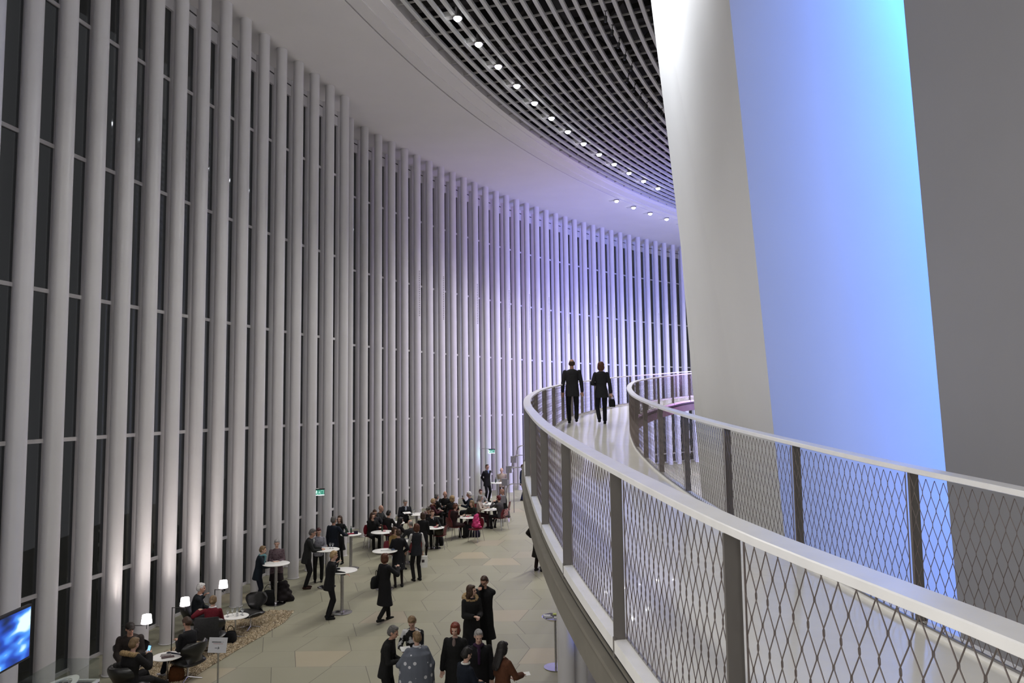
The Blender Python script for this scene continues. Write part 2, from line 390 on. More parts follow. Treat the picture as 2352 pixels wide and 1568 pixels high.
eA, eB = arc(R3+.3, a2(41)), Vector((21, 26, 0)); dd = eB-eA; s = MB(); s.box((eA+eB)/2+Vector((0, 0, 9.5)), (dd.length+1, .3, 20.5), rz=math.atan2(dd.y, dd.x)); tag(s.build('wall_end', M_WALLG, smooth=False), kind='structure')
slab('wall_far', M_WALL, [E1_(0)+Vector((.3, .6, 0)), Vector((20, 26, 0)), Vector((20, 26, ZT)), E1_(ZT)+Vector((.3, .6, 0))], .3, (1, -1, 0))

# ================================================================== WALKWAY (rising ramp with two mesh railings)
def spline(kn, step=.05):
    """Catmull-Rom through knots, resampled by arc length"""
    P = [np.array(k, float) for k in kn]; P = [2*P[0]-P[1]]+P+[2*P[-1]-P[-2]]; out = []
    for i in range(1, len(P)-2):
        n = 24
        for t in np.linspace(0, 1, n, endpoint=False):
            a, b, c, d = P[i-1], P[i], P[i+1], P[i+2]
            out.append(.5*((2*b)+(-a+c)*t+(2*a-5*b+4*c-d)*t*t+(-a+3*b-3*c+d)*t**3))
    out.append(P[-2]); out = np.array(out)
    s = np.r_[0, np.cumsum(np.hypot(*np.diff(out[:, :2], axis=0).T))]
    q = np.arange(0, s[-1], step)
    return q, np.stack([np.interp(q, s, out[:, i]) for i in range(3)], 1)
# outer edge of each handrail: x, y, height of the rail's top
KL = [(1.75, -1.6, EYE-.79), (1.55, .2, EYE-.69), (1.192, 1.79, EYE-.585), (.845, 3.0, EYE-.502), (.602, 4.66, EYE-.412), (.405, 6.3, EYE-.315), (.288, 8.0, EYE-.24), (.218, 9.7, EYE-.150),
      (.17, 12, EYE-.02), (.27, 14.6, EYE+.13), (.60, 17.2, EYE+.305), (1.12, 19.9, EYE+.455), (1.75, 22.7, EYE+.615), (2.62, 25.4, EYE+.74), (3.95, 28.0, EYE+.93), (5.72, 30.0, EYE+1.09), (7.56, 31.7, EYE+1.25), (10.5, 33.2, EYE+1.40)]
KR = [(3.95, -1.6, EYE-.80), (3.5, .4, EYE-.72), (3.15, 2.4, EYE-.62), (2.94, 4.24, EYE-.525), (2.81, 5.14, EYE-.476), (2.70, 6.15, EYE-.42), (2.50, 8.2, EYE-.295), (2.40, 10.1, EYE-.175), (2.385, 12.0, EYE-.06), (2.50, 14.5, EYE+.09),
      (2.72, 16.6, EYE+.21), (3.02, 18.8, EYE+.35), (3.42, 21.0, EYE+.50), (3.98, 23.3, EYE+.645), (4.85, 25.6, EYE+.79), (5.86, 27.5, EYE+.93), (7.02, 29.2, EYE+1.07), (9.6, 31.0, EYE+1.25)]
def make_railing(KN, side, label):
    """side = -1: outer side is left of travel; +1: outer side is right"""
    S, P = spline(KN)
    def at(s):
        i = min(max(s/.05, 0), len(S)-1.001); j = int(i); f = i-j; p = P[j]*(1-f)+P[j+1]*f
        j0, j1 = max(j-4, 0), min(j+5, len(S)-1); t = P[j1]-P[j0]; L = math.hypot(t[0], t[1])
        t2 = Vector((t[0]/L, t[1]/L, 0)); inn = Vector((t2.y, -t2.x, 0)) if side < 0 else Vector((-t2.y, t2.x, 0))
        return Vector(p), inn, t2
    root = empty('walkway_railing', at(0)[0]-Vector((0, 0, 1.06))); o = Vector(root.location)
    tag(root, label, 'railing')
    path = [(at(s)[0]-o, at(s)[1]) for s in np.arange(0, S[-1], .3)]
    sec = [(0, 0), (0, -.030), (.008, -.034), (.118, -.034), (.125, -.030), (.125, 0), (.120, .004), (.006, .004)]
    h = MB(); h.strip(path, sec); fixn(h.build('handrail', M_RAIL, root, angle=25))
    k = MB(); k.strip(path, [(0, -1.045), (0, -1.12), (.085, -1.12), (.085, -1.045)]); fixn(k.build('kerb', M_RAIL, root))
    k = MB(); k.strip(path, [(.078, -1.03), (.078, -1.044), (.092, -1.044), (.092, -1.03)]); fixn(k.build('bottom_rod', M_BRUSH, root))
    # posts, one every 1.66 m, counted from a post the photo shows
    s0 = min(range(len(S)), key=lambda i: abs(P[i][1]-(4.69 if side < 0 else 5.22)))*.05
    n0 = -int(s0/1.66); posts = [s0+i*1.66 for i in range(n0, 40) if .2 < s0+i*1.66 < S[-1]-.2]
    for s in posts:
        p, inn, t = at(s); q = p-o
        pb = MB(); rz = math.atan2(inn.y, inn.x)
        pb.box(q+inn*.038+Vector((0, 0, -.54)), (.072, .014, 1.01), rz=rz)
        pb.box(q+inn*.005+Vector((0, 0, -1.09)), (.012, .03, .12), rz=rz)
        pb.build('post', M_POST, root, smooth=False)
    # cable mesh, one panel between two posts
    ends = posts
    for a, b in zip(ends[:-1], ends[1:]):
        L = b-a-.05; n = 20; wv = L/n; rows = 11; hh = .975/(rows-1)
        pm = at((a+b)/2)[0]; near = pm.length_squared < 0 or (Vector((pm.x, pm.y, 0)).length < 9)
        ns = 5 if near else 3; rad = .0024
        m = MB()
        for j in range(-1, n+1):
            for sgn in (1, -1):
                pts = []
                for r in range(rows):
                    x = (j+(.5 if r % 2 else 0)) if sgn > 0 else (j+1-(.5 if r % 2 else 0))
                    e = .045*(1 if r % 2 else -1)*(-sgn)
                    x = (x-e*0)*wv+(-sgn*.0015 if r % 2 == 0 else sgn*-.0015)
                    z = -1.035+hh*r
                    for dz in ((-.008, .008) if 0 < r < rows-1 else (0,)):
                        xx = a+.025+min(max(x, 0), L)
                        p, inn, t = at(xx); pts.append(p-o+inn*(.079+sgn*.0016)+Vector((0, 0, z+dz)))
                xs = [(q_-pts[0]).length for q_ in pts]
                if j == -1 and sgn > 0 and False: continue
                m.tube(pts, rad, ns, cap=False)
        for s_ in (a+.022, b-.022):
            p, inn, t = at(s_); q = p-o+inn*.079; m.tube([q+Vector((0, 0, -1.035)), q+Vector((0, 0, -.035))], .003, 5)
        m.build('mesh_panel', M_WIRE, root)
    return at, S
atL, SL = make_railing(KL, -1, 'near left railing of the rising walkway, grey posts and cable mesh, beside the open foyer')
atR, SR = make_railing(KR, +1, 'right railing of the rising walkway, in front of the white and blue hall walls')
# deck: ruled surface between the two railings
root = empty('walkway_deck', (0, 0, 0)); tag(root, 'glossy pale deck of the rising curved walkway, between its two mesh railings', 'walkway')
n = 160; top = []; fs = []
for i in range(n+1):
    a, ia, _ = atL(SL[-1]*i/n); b, ib, _ = atR(SR[-1]*i/n)
    a = a+ia*.085-Vector((0, 0, 1.075)); b = b+ib*.085-Vector((0, 0, 1.075))
    top += [a, b, b-Vector((0, 0, .12)), a-Vector((0, 0, .12))]
for i in range(n):
    for j in range(4): fs.append((4*i+j, 4*i+(j+1) % 4, 4*i+4+(j+1) % 4, 4*i+4+j))
fs += [(0, 1, 2, 3), (4*n, 4*n+1, 4*n+2, 4*n+3)]
d = MB(); d.add(top, fs); fixn(d.build('deck_surface', M_DECK, root, smooth=False))
for atf, SS in ((atL, SL), (atR, SR)):
    path = [(atf(s)[0], atf(s)[1]) for s in np.arange(0, SS[-1], .3)]
    f = MB(); f.strip(path, [(.012, -1.12), (.012, -1.20), (.3, -1.20), (.3, -1.12)]); fixn(f.build('shadow_groove', M_DARK, root))
    f = MB(); f.strip(path, [(-.002, -1.15), (-.002, -1.165), (.05, -1.165), (.05, -1.15)]); fixn(f.build('groove_rod', M_FASCIA, root))
    f = MB(); f.strip(path, [(-.045, -1.20), (-.05, -1.225), (-.035, -1.23), (-.035, -1.44), (.25, -1.48), (.6, -1.48), (.6, -1.20)]); fixn(f.build('fascia', M_FASCIA, root))
light('POINT', 'walkway_under_lamp', (7.0, 27.2, EYE-.9), 60, (.8, .25, .9), shadow_soft_size=.3)

# supports under the walkway
def support(x, y, r, h, label):
    s = MB(); s.lathe([(r*1.2, 0), (r*1.2, .02), (r, .03), (r, h)], 32); o = fixn(s.build('walkway_column', M_COL)); o.location = fl(x, y)
    tag(o, label, 'column')
p = atz(1301, 1600, 0); q = atz(1333, 1592, 0)
support(p.x, p.y, .165, 4.0, 'grey round support column under the near walkway, beside the brochure stand')
support(q.x, q.y+.15, .165, 4.0, 'blue-lit round support column under the walkway, right of the grey one')
light('SPOT', 'gap_spill_fill', (3.6, q.y-.2, 2.6), 230, (.10, .2, 1.0), target=(q.x, q.y, 1.3), spot_size=math.radians(26), spot_blend=.5, shadow_soft_size=.15)  # added narrow spot without a fitting, mimics blue spill on the right column

# downlights that the photo shows
def glow_mat(name, c, s):
    return mat(name, (.9, .9, .9), .4, emit=c, estr=s, noise=.01)
M_LENS = glow_mat('lamp_lens', (.92, .94, 1.0), 28)
def downlight():
    root = empty('downlight')
    s = MB(); s.lathe([(.10, .32), (.13, .30), (.15, .06), (.15, .0), (.12, .0), (.12, .04), (.02, .05)], 20); fixn(s.build('lamp_housing', M_BRUSH, root))
    s = MB(); s.lathe([(.01, -.085), (.06, -.072), (.10, -.035), (.118, .012), (.118, .02), (.01, .024)], 20); fixn(s.build('lamp_lens', M_LENS, root))
    s = MB(); s.box((-.28, 0, .14), (.34, .20, .16)); s.build('driver_box', M_SLAT, root, smooth=False)
    s = MB(); s.tube([(0, 0, .3), (0, 0, .7)], .015, 6); s.build('hanging_rod', M_TRUSS, root)
    return root
dl = downlight(); used = False
def put_dl(R, a, z, label, group):
    global used
    d = dup(dl) if used else dl; used = True
    d.location = arc(R, a, z); d.rotation_euler = (0, 0, -a)
    tag(d, label, 'ceiling light', group)
for k in range(-3, 13):
    put_dl(R_LIGHT, A_L0+k*PL, ZC-.01, 'bright downlight in the long curved row hung in the slatted ceiling', 'long row of ceiling downlights')
aL2 = math.atan2(40.8-CY, CX-6.0)
for k in range(0, 7):
    put_dl(62.37, aL2+k*1.9/62.37, ZC-.08, 'bright downlight of the short far row along the slit in the white soffit', 'short far row of downlights')
# small clip lights on the cross bars
def clip_light():
    root = empty('spotlight')
    s = MB(); s.lathe([(.035, 0), (.05, .02), (.05, .16), (.03, .18)], 12); fixn(s.build('lamp_can', M_BLACK, root))
    s = MB(); s.tube([(0, 0, .18), (0, 0, .32)], .012, 5); s.box((0, 0, .32), (.10, .05, .03)); s.build('bracket', M_TRUSS, root)
    return root
c0 = clip_light(); ca = math.atan2(20.8-CY, CX-2.7)
for k in range(26):
    d = c0 if k == 0 else dup(c0)
    d.location = arc(55.396 if k % 9 < 5 else 55.748, ca+k*.0155, ZC-.28); d.rotation_euler = (.25, 0, .3*k)
    tag(d, 'small dark unlit spotlight clipped under the slats of the open ceiling', 'spotlight', 'small dark spotlights along the slats')

# ================================================================== FURNITURE
def round_table(h, r, base_r, pr, label, group, px, py):
    p = atz(px, py, h); root = empty('high_table' if h > 1 else 'bistro_table', fl(p.x, p.y)); tag(root, label, 'table', group)
    t = MB(); t.lathe([(.01, h-.024), (r-.012, h-.024), (r, h-.018), (r, h-.004), (r-.006, h), (.01, h)], 40); fixn(t.build('tabletop', M_TOP, root))
    t = MB(); t.lathe([(pr, .02), (pr, h-.03), (pr*2.2, h-.024)], 20); fixn(t.build('pole', M_BRUSH, root))
    t = MB(); t.lathe([(.01, 0), (base_r, 0), (base_r, .008), (base_r-.02, .014), (pr*1.3, .022), (pr, .05), (.01, .05)], 36); fixn(t.build('base_plate', M_CHROME, root))
    return p
TB = {}
def tb(key, h, r, label, group, px, py): TB[key] = round_table(h, r, .27 if h > 1 else .25, .045, label, group, px, py)
tb('A', 1.10, .37, 'tall round white standing table on a thick steel pole, leftmost, between two women', None, 634, 1293)
tb('B', 1.10, .37, 'tall round white table with glasses, a suited man and a dark-haired woman leaning on it', None, 751, 1261)
tb('C', 1.10, .34, 'tall round white table with bottles and flowers, beside the woman in a black dress', None, 806, 1226)
tb('D', 1.10, .40, 'tall round white table in the foreground, beside the man in black leaning his chin', None, 786, 1309)
tb('E', 1.10, .37, 'tall round white table with papers, behind the red-haired woman walking in a coat', None, 884, 1264)
tb('K', 1.10, .36, 'farthest tall round table, with a bottle, beside the man in a beige sweater', None, 1144, 1108)
tb('F', .74, .40, 'low round white table with a small bottle, near the red-backed chair on the left', None, 878, 1221)
tb('G', .74, .40, 'low round table with newspapers behind the seated dark-haired woman', None, 905, 1200)
tb('H', .74, .40, 'low round white table before the grey-haired reader by the columns', None, 957, 1180)
tb('I', .74, .37, 'low round white table with a pink napkin, before the fair woman resting her chin', None, 997, 1211)
tb('J', .74, .37, 'low round white table beside the bright pink bag, centre of the cafe', None, 1074, 1187)
tb('L', .74, .40, 'low round white table with menus before the red-haired woman in grey', None, 1124, 1169)
tb('M', .74, .38, 'low round white table before the bald man in black, far back', None, 1016, 1162)
tb('N', .74, .38, 'low round white table farthest back, before the bald man seated at the right', None, 1122, 1156)
tb('P', .74, .38, 'low round white table hidden between the talking couples, at the centre', None, 935, 1240)

def make_chair():
    root = empty('bistro_chair')
    s = MB(); rows = []
    for i in range(9):
        y = -.2+.42*i/8; z = .455+.02*abs((i-4)/4)**2-(.02 if i == 8 else 0); w = .20+.02*math.sin(PI*i/8)
        rows.append([Vector((x*w, y, z+.015*x*x)) for x in (-1, -.6, 0, .6, 1)]+[Vector((x*w, y, z+.015*x*x-.012)) for x in (1, .6, 0, -.6, -1)])
    s.rings(rows); fixn(s.build('seat', M_RED, root))
    s = MB(); rows = []
    for i in range(8):
        t = i/7; z = .50+.34*t; y = -.19-.07*t; w = .10+.12*math.sin(PI*min(1, .25+t*.6))*(1 if t < .85 else .9)
        rows.append([Vector((x*w, y+.03*x*x, z)) for x in (-1, -.6, 0, .6, 1)]+[Vector((x*w, y+.03*x*x-.012, z)) for x in (1, .6, 0, -.6, -1)])
    s.rings(rows); fixn(s.build('backrest', M_RED, root))
    for x in (-1, 1):
        for y in (-1, 1):
            l = MB(); l.tube([(x*.15, y*.13, .45), (x*.17, y*.16, .42), (x*.22, y*.23, 0)], .0095, 7); l.build('leg', M_CHROME, root)
    return root
CH0 = make_chair(); ch_used = False
def chair(x, y, rz, label, group='red cafe chairs'):
    global ch_used
    c = dup(CH0) if ch_used else CH0; ch_used = True
    c.location = fl(x, y); c.rotation_euler = (0, 0, rz); tag(c, label, 'chair', group); return c

def lounge_chair(x, y, rz, label, recline=0.):
    root = empty('lounge_chair', fl(x, y), rz); tag(root, label, 'armchair')
    s = MB(); rows = []
    for i in range(11):
        t = i/10; y_ = -.24+.52*t; w = .30*(.75+.35*math.sin(PI*min(1, t+.12))); z = .36+.035*math.sin(PI*t)
        th = .10*math.sin(PI*(.08+.84*t))+.03
        rows.append([Vector((math.cos(a)*w, y_, z+math.sin(a)*th*(.5 if math.sin(a) > 0 else 1))) for a in [2*PI*j/16 for j in range(16)]])
    s.rings(rows); fixn(s.build('seat', M_LEATHER, root, angle=70))
    s = MB(); rows = []
    for i in range(12):
        t = i/11; z = .38+.42*t; y_ = -.22-.16*t
        w = (.20+.02*t) if t < .35 else .22+.13*math.sin(PI/2*min(1, (t-.35)/.35))
        if t > .85: w *= 1-.35*(t-.85)/.15
        th = .045+.02*math.sin(PI*t)
        rows.append([Vector((math.cos(a)*w, y_+math.sin(a)*th+.16*(math.cos(a)**2)*(1 if t > .3 else t/.3), z)) for a in [2*PI*j/18 for j in range(18)]])
    s.rings(rows); fixn(s.build('backrest', M_LEATHER, root, angle=70))
    s = MB(); s.lathe([(.03, .03), (.022, .06), (.022, .27), (.09, .29)], 14); fixn(s.build('swivel_column', M_CHROME, root))
    s = MB()
    for k in range(4):
        a = k*PI/2+.5; s.tube([(0, 0, .05), (.30*math.cos(a), .30*math.sin(a), .012)], [.016, .010], 7)
    s.build('star_base', M_CHROME, root)
    return root

# ================================================================== PEOPLE
SKIN = mat('skin', (.42, .24, .17), .55, noise=.08, nscale=14, spec=.3)
SKIN2 = mat('skin_pale', (.52, .33, .25), .55, noise=.08, nscale=14, spec=.3)
M_EYE = mat('eye_dark', (.03, .02, .018), .2, noise=.1)
M_LIP = mat('lip_red', (.30, .08, .07), .5, noise=.05)
HAIR = {k: mat('hair_'+k, c, .55, noise=.35, nscale=35, bump=.5, bscale=70, spec=.35) for k, c in dict(
    black=(.010, .008, .007), brown=(.045, .022, .011), auburn=(.085, .028, .012), red=(.15, .028, .012), crimson=(.11, .008, .010), blond=(.32, .22, .11), darkblond=(.17, .11, .055),
    grey=(.24, .23, .22), white=(.55, .54, .52), maroon=(.05, .008, .010), saltpepper=(.09, .085, .08)).items()}
M_FUR = mat('fur_trim', (.28, .19, .09), .9, noise=.5, nscale=40, bump=1., bscale=60)

def fuse(mb, name, m, parent, voxel=.014, smooth=2, rough=0.):
    me = bpy.data.meshes.new('tmp'); me.from_pydata(mb.v, [], mb.f); me.update()
    o = bpy.data.objects.new('tmp', me); COL.objects.link(o)
    bm = bmesh.new(); bm.from_mesh(me); bmesh.ops.recalc_face_normals(bm, faces=bm.faces); bm.to_mesh(me); bm.free()
    r = o.modifiers.new('r', 'REMESH'); r.mode = 'VOXEL'; r.voxel_size = voxel
    if smooth: q = o.modifiers.new('s', 'SMOOTH'); q.iterations = smooth; q.factor = .5
    dg = bpy.context.evaluated_depsgraph_get(); dg.update()
    nm = bpy.data.meshes.new_from_object(o.evaluated_get(dg)); bpy.data.objects.remove(o); bpy.data.meshes.remove(me)
    if rough:
        n = len(nm.vertices); co = np.empty(n*3); nm.vertices.foreach_get('co', co); co = co.reshape(-1, 3)
        ph = np.sin(co[:, 0]*170+co[:, 2]*90)*np.sin(co[:, 1]*150+co[:, 2]*60+1)
        no = np.empty(n*3); nm.vertices.foreach_get('normal', no); co += no.reshape(-1, 3)*(ph*rough)[:, None]
        nm.vertices.foreach_set('co', co.ravel())
    nm.materials.clear(); nm.materials.append(m); nm.name = name
    nm.polygons.foreach_set('use_smooth', [True]*len(nm.polygons))
    f = bpy.data.objects.new(name, nm); COL.objects.link(f); f.parent = parent
    return f
def limb(mb, p, q, r1, r2, n=10):
    mb.tube([p, q], [r1, r2], n); mb.ball(p, r1, n, 6); mb.ball(q, r2, n, 6)
def ik(a, t, l1, l2, pole):
    a, t = Vector(a), Vector(t); d = t-a; L = d.length
    if L > (l1+l2)*.995: t = a+d*((l1+l2)*.995/L); d = t-a; L = d.length
    x = (l1*l1-l2*l2+L*L)/(2*L); h = math.sqrt(max(l1*l1-x*x, 0)); u = d/L
    pl = Vector(pole); pl = (pl-u*pl.dot(u)).normalized()
    return a+u*x+pl*h, t
def oval(mb, c, u, rx, ry, yaw=0.):
    pass
def torso_rings(base, u, fw, table, n=18):
    rt = u.cross(fw)*-1; out = []
    for t, rx, ry, dy in table:
        c = base+u*t+fw*dy; out.append([c+rt*(math.cos(2*PI*j/n)*rx)+fw*(math.sin(2*PI*j/n)*ry) for j in range(n)])
    return out

PEOPLE = []
def person(px, ytop, label, rz=PI, h=1.72, sex='f', pose='stand', lean=0., hunch=0., head=(0, 0), hair=('short', 'brown'), top=('jacket', (.012, .012, .013)), bottom=('trousers', (.010, .010, .012)),
           L=None, R=None, shoes=(.008, .008, .008), skin=None, extra=(), voxel=.014, feet=None, at=None, stride=0., seat=.46, group=None, sleeve=True, zbase=0., shirt=None):
    s = h/1.72; f = sex == 'f'; Z = Vector((0, 0, 1))
    sit = pose != 'stand'
    hip = Vector((0, 0, (.92*s) if not sit else seat+.095))
    u = Vector((0, math.sin(lean), math.cos(lean))); fw = Vector((0, math.cos(lean), -math.sin(lean)))
    chest = hip+u*.34*s; l2 = lean+hunch; u2 = Vector((0, math.sin(l2), math.cos(l2))); f2 = Vector((0, math.cos(l2), -math.sin(l2)))
    nb = chest+u2*.185*s; hy, hp = head
    hd = (u2*.5+Z*.5).normalized(); hc = nb+hd*.147*s+Vector((0, .015*s, 0))
    Hm = Matrix.Rotation(hy, 3, 'Z') @ Matrix.Rotation(-hp, 3, 'X')          # hp > 0 looks down
    top_l = hc+Vector((0, 0, .118*s))
    root = empty('person', rz=rz)
    if at is None:
        g = atz(px, ytop, top_l.z); R_ = Matrix.Rotation(rz, 3, 'Z'); off = R_ @ Vector((top_l.x, top_l.y, 0)); root.location = fl(g.x-off.x, g.y-off.y)
    else: root.location = at
    tag(root, label, 'person', group)
    sw = (.165 if f else .19)*s; sh = [chest+u2*.112*s+Vector((x*sw, 0, 0)) for x in (-1, 1)]
    hj = [hip+Vector((x*.088*s, 0, -.03*s)) for x in (-1, 1)]
    # hands
    tgt = []
    for i, (x, t) in enumerate(((-1, L), (1, R))):
        if t is None: t = (x*.24, .02, (hip.z/s-.10) if not sit else hip.z/s+.05) if not sit else (x*.12, .33, hip.z/s+.10)
        if t == 'chin': t = tuple((hc+Hm @ Vector((x*.035, .11, -.17)))/s)
        if t == 'table': t = (x*.13, .36, 1.10/s+.05)
        if t == 'low': t = (x*.16, .40, .77/s+.04)
        if t == 'front': t = (x*.07, .24, hip.z/s+.16)
        if t == 'pocket': t = (x*.20, .06, hip.z/s-.04)
        if t == 'back': t = (x*.06, -.17, hip.z/s+.0)
        tgt.append(Vector(t)*s)
    arms = []
    for i, x in enumerate((-1, 1)):
        el, wr = ik(sh[i], tgt[i], .285*s, .25*s, (x*.7, -1.0, -.5)); arms.append((sh[i], el, wr))
    # feet
    if feet is None:
        feet = ((-.10, .0), (.10, .0)) if not sit else ((-.11, .43), (.12, .46))
        if stride: feet = ((-.09, stride), (.09, -stride))
    legs = []
    for i, x in enumerate((-1, 1)):
        fz = .085; fy = feet[i][1]
        if stride and fy < 0: fz = .14
        an = Vector((feet[i][0]*s, fy*s-.03, fz*s if len(feet[i]) < 3 else feet[i][2]))
        kn, an = ik(hj[i], an, .428*s, .408*s, (x*.12, 1, .25 if not sit else 1)); legs.append((hj[i], kn, an))
    sk = skin or SKIN2
    # ---- body: one continuous surface
    b = MB()
    b.rings(torso_rings(hip, u, fw, [(-.10*s, .11*s, .085*s, 0), (0, (.155 if f else .15)*s, .105*s, 0), (.14*s, (.118 if f else .13)*s, .085*s, 0), (.30*s, .14*s, .10*s, 0), (.34*s, .145*s, .10*s, 0)]))
    b.rings(torso_rings(chest, u2, f2, [(-.05*s, .14*s, .10*s, 0), (.06*s, .15*s, .098*s, 0), (.13*s, .13*s, .08*s, -.005), (.17*s, .07*s, .06*s, -.005), (.19*s, .05*s, .05*s, 0)]))
    limb(b, nb-u2*.03*s, hc-Vector((0, .005, .05))*s, (.047 if f else .055)*s, (.045 if f else .052)*s)
    def hb(c, r, sc): b.ball(hc+Hm @ (Vector(c)*s), r*s, 14, 10, sc, Hm)
    hb((0, -.008, .018), 1, (.074, .092, .098)); hb((0, .022, -.045), 1, (.056, .062, .058)); hb((0, .062, -.088), 1, (.022, .020, .016)); hb((0, .045, -.035), 1, (.055, .05, .05))
    hb((0, .076, .022), 1, (.050, .018, .012)); hb((.076, -.005, -.010), 1, (.010, .018, .030)); hb((-.076, -.005, -.010), 1, (.010, .018, .030)); hb((0, .086, -.060), 1, (.022, .010, .009))
    b.tube([hc+Hm @ (Vector((0, .082, .010))*s), hc+Hm @ (Vector((0, .108, -.028))*s)], [.009*s, .015*s], 8)
    for i, x in enumerate((-1, 1)):
        a0, a1, a2_ = arms[i]; limb(b, a0, a1, .044*s, .036*s); limb(b, a1, a2_, .035*s, .025*s)
        d = (a2_-a1).normalized(); side = d.cross(Z if abs(d.z) < .9 else Vector((0, 1, 0))).normalized()
        side = side if side.x*x < 0 else -side; nrm = d.cross(side).normalized(); nrm = nrm if nrm.z < 0 or abs(nrm.z) < .2 else -nrm
        pc = a2_+d*.045*s; pe = a2_+d*.085*s
        b.ball(pc, 1, 10, 6, (1, 1, 1), Matrix((side*.040*s, d*.052*s, nrm*.016*s)).transposed())
        for q, (o_, ln) in enumerate(((.030, .072), (.011, .082), (-.009, .076), (-.028, .060))):
            p0 = pe+side*o_*s-d*.01*s; k1 = p0+(d*.9+nrm*.25).normalized()*ln*.55*s; k2 = k1+(d*.6+nrm*.8).normalized()*ln*.5*s
            b.tube([p0, k1, k2], [.0098*s, .009*s, .0078*s], 7); b.ball(k2, .0078*s, 7, 5); b.ball(k1, .009*s, 7, 5)
        p0 = a2_+d*.025*s+side*.028*s; k1 = p0+(d*.65+side*.65).normalized()*.038*s; k2 = k1+(d*.9+nrm*.3).normalized()*.032*s
        b.tube([p0, k1, k2], [.013*s, .0105*s, .009*s], 7); b.ball(k2, .009*s, 7, 5)
        l0, l1, l2_ = legs[i]; limb(b, l0, l1, .072*s, .048*s); limb(b, l1, l2_, .047*s, .033*s)
        b.tube([l2_+Vector((0, -.03, -.045))*s, l2_+Vector((0, .10, -.055))*s], [.034*s, .026*s], 8)
    fuse(b, 'body', sk, root, min(voxel, .011), 1)
    for x in (-1, 1):
        e = MB(); e.ball(hc+Hm @ (Vector((x*.030, .078, .004))*s), .0115*s, 8, 6); e.build('eye', M_EYE, root)
    e = MB(); e.ball(hc+Hm @ (Vector((0, .094, -.060))*s), 1, 10, 6, (.020*s, .006*s, .006*s), Hm); e.build('mouth', M_LIP, root)
    # ---- hair
    st, hcol = hair
    if st:
        m_ = MB()
        def hh(c, sc): m_.ball(hc+Hm @ (Vector(c)*s), s, 16, 10, sc, Hm)
        rough = .0035
        if st == 'fringe': hh((0, -.040, .012), (.082, .070, .066)); hh((.0, -.03, -.02), (.082, .072, .05))
        else:
            hh((0, -.018, .026), (.081, .092, .098)); hh((0, -.038, -.008), (.081, .076, .080))
            if st == 'short': hh((0, .030, .085), (.055, .045, .032))
            if st in ('bob', 'long', 'curly'):
                hh((0, -.030, .030), (.094, .094, .098)); hh((0, -.042, -.045), (.100, .075, .095)); hh((.066, .0, -.03), (.028, .055, .085)); hh((-.066, 0, -.03), (.028, .055, .085)); hh((0, .035, .085), (.062, .045, .034))
            if st == 'long':
                m_.rings([[hc+Hm @ (Vector((math.cos(a)*rx, y_+math.sin(a)*ry, z_))*s) for a in [2*PI*j/14 for j in range(14)]] for z_, rx, ry, y_ in ((.02, .09, .06, -.05), (-.10, .10, .055, -.055), (-.20, .105, .045, -.07), (-.32, .095, .035, -.085), (-.38, .06, .02, -.09))])
            if st == 'curly': rough = .008; hh((0, -.02, .04), (.104, .108, .105))
            if st == 'bun': hh((0, -.115, -.010), (.032, .032, .034))
            if st == 'tail': hh((0, -.115, .0), (.025, .03, .03)); limb(m_, hc+Hm @ (Vector((0, -.12, -.02))*s), hc+Hm @ (Vector((0, -.12, -.16))*s), .026*s, .014*s)
            if st == 'hood': rough = .004; hh((0, -.03, -.03), (.10, .10, .12))
        fuse(m_, 'hair' if st != 'hood' else 'hood', HAIR[hcol] if isinstance(hcol, str) else cloth(hcol), root, .010, 2, rough)
    # ---- top garment
    kind, tc_ = top; cm_ = tc_ if isinstance(tc_, bpy.types.Material) else cloth(tc_)
    t = MB(); I = {'jacket': .020, 'coat': .030, 'sweater': .016, 'shirt': .010, 'dress': .010, 'poncho': .03, 'parka': .045, 'vest': .016}[kind]
    def T(rx, ry): return (rx+I)*s, (ry+I)*s
    hem = {'jacket': -.20, 'coat': -.50, 'sweater': -.13, 'shirt': -.10, 'dress': -.42, 'poncho': -.36, 'parka': -.30, 'vest': -.16}[kind]
    if sit: hem = -.10
    hx = .158 if f else .155
    lo = [(hem*s, *T(hx+.015+(.05 if kind in ('coat', 'dress', 'poncho') and not sit else .0), .125+(.02 if hem < -.3 else 0)), 0), (hem*.5*s, *T(hx+.012, .118), 0)] if not sit else [(-.10*s, *T(hx, .11), 0)]
    t.rings(torso_rings(hip, u, fw, lo+[(0, *T(hx, .112), 0), (.14*s, *T(.122 if f else .142, .094), 0), (.30*s, *T(.148, .108), .008*s if f else 0), (.345*s, *T(.15, .108), 0)]))
    t.rings(torso_rings(chest, u2, f2, [(-.06*s, *T(.146, .106), .006*s), (.05*s, *T(.158 if f else .168, .106), .004), (.10*s, *T(.158 if f else .175, .092), -.004), (.135*s, *T(.135 if f else .15, .078), -.006), (.165*s, *T(.085, .06), -.008), (.185*s, .062*s, .060*s, -.006)]))
    if kind == 'poncho': t.rings(torso_rings(chest, u2, f2, [(-.62*s, .36*s, .24*s, .03), (-.2*s, .33*s, .22*s, .02), (.05*s, .26*s, .17*s, 0), (.16*s, .10*s, .09*s, 0)]))
    sl = kind != 'vest'
    for i, x in enumerate((-1, 1)):
        a0, a1, a2_ = arms[i]; r_ = I*.9
        if sl:
            limb(t, a0, a1, (.044+r_*.7)*s, (.038+r_*.8)*s); d = (a2_-a1)
            if sleeve: limb(t, a1, a1+d*.93, (.038+r_)*s, (.028+r_)*s)
            else: limb(t, a1, a1+d*.25, (.038+r_)*s, (.036+r_)*s)
        else: t.ball(a0, .055*s)
    if sit and kind in ('coat', 'dress', 'parka'):
        for l0, l1, l2_ in legs: limb(t, l0, l0+(l1-l0)*.85, .105*s, .09*s)
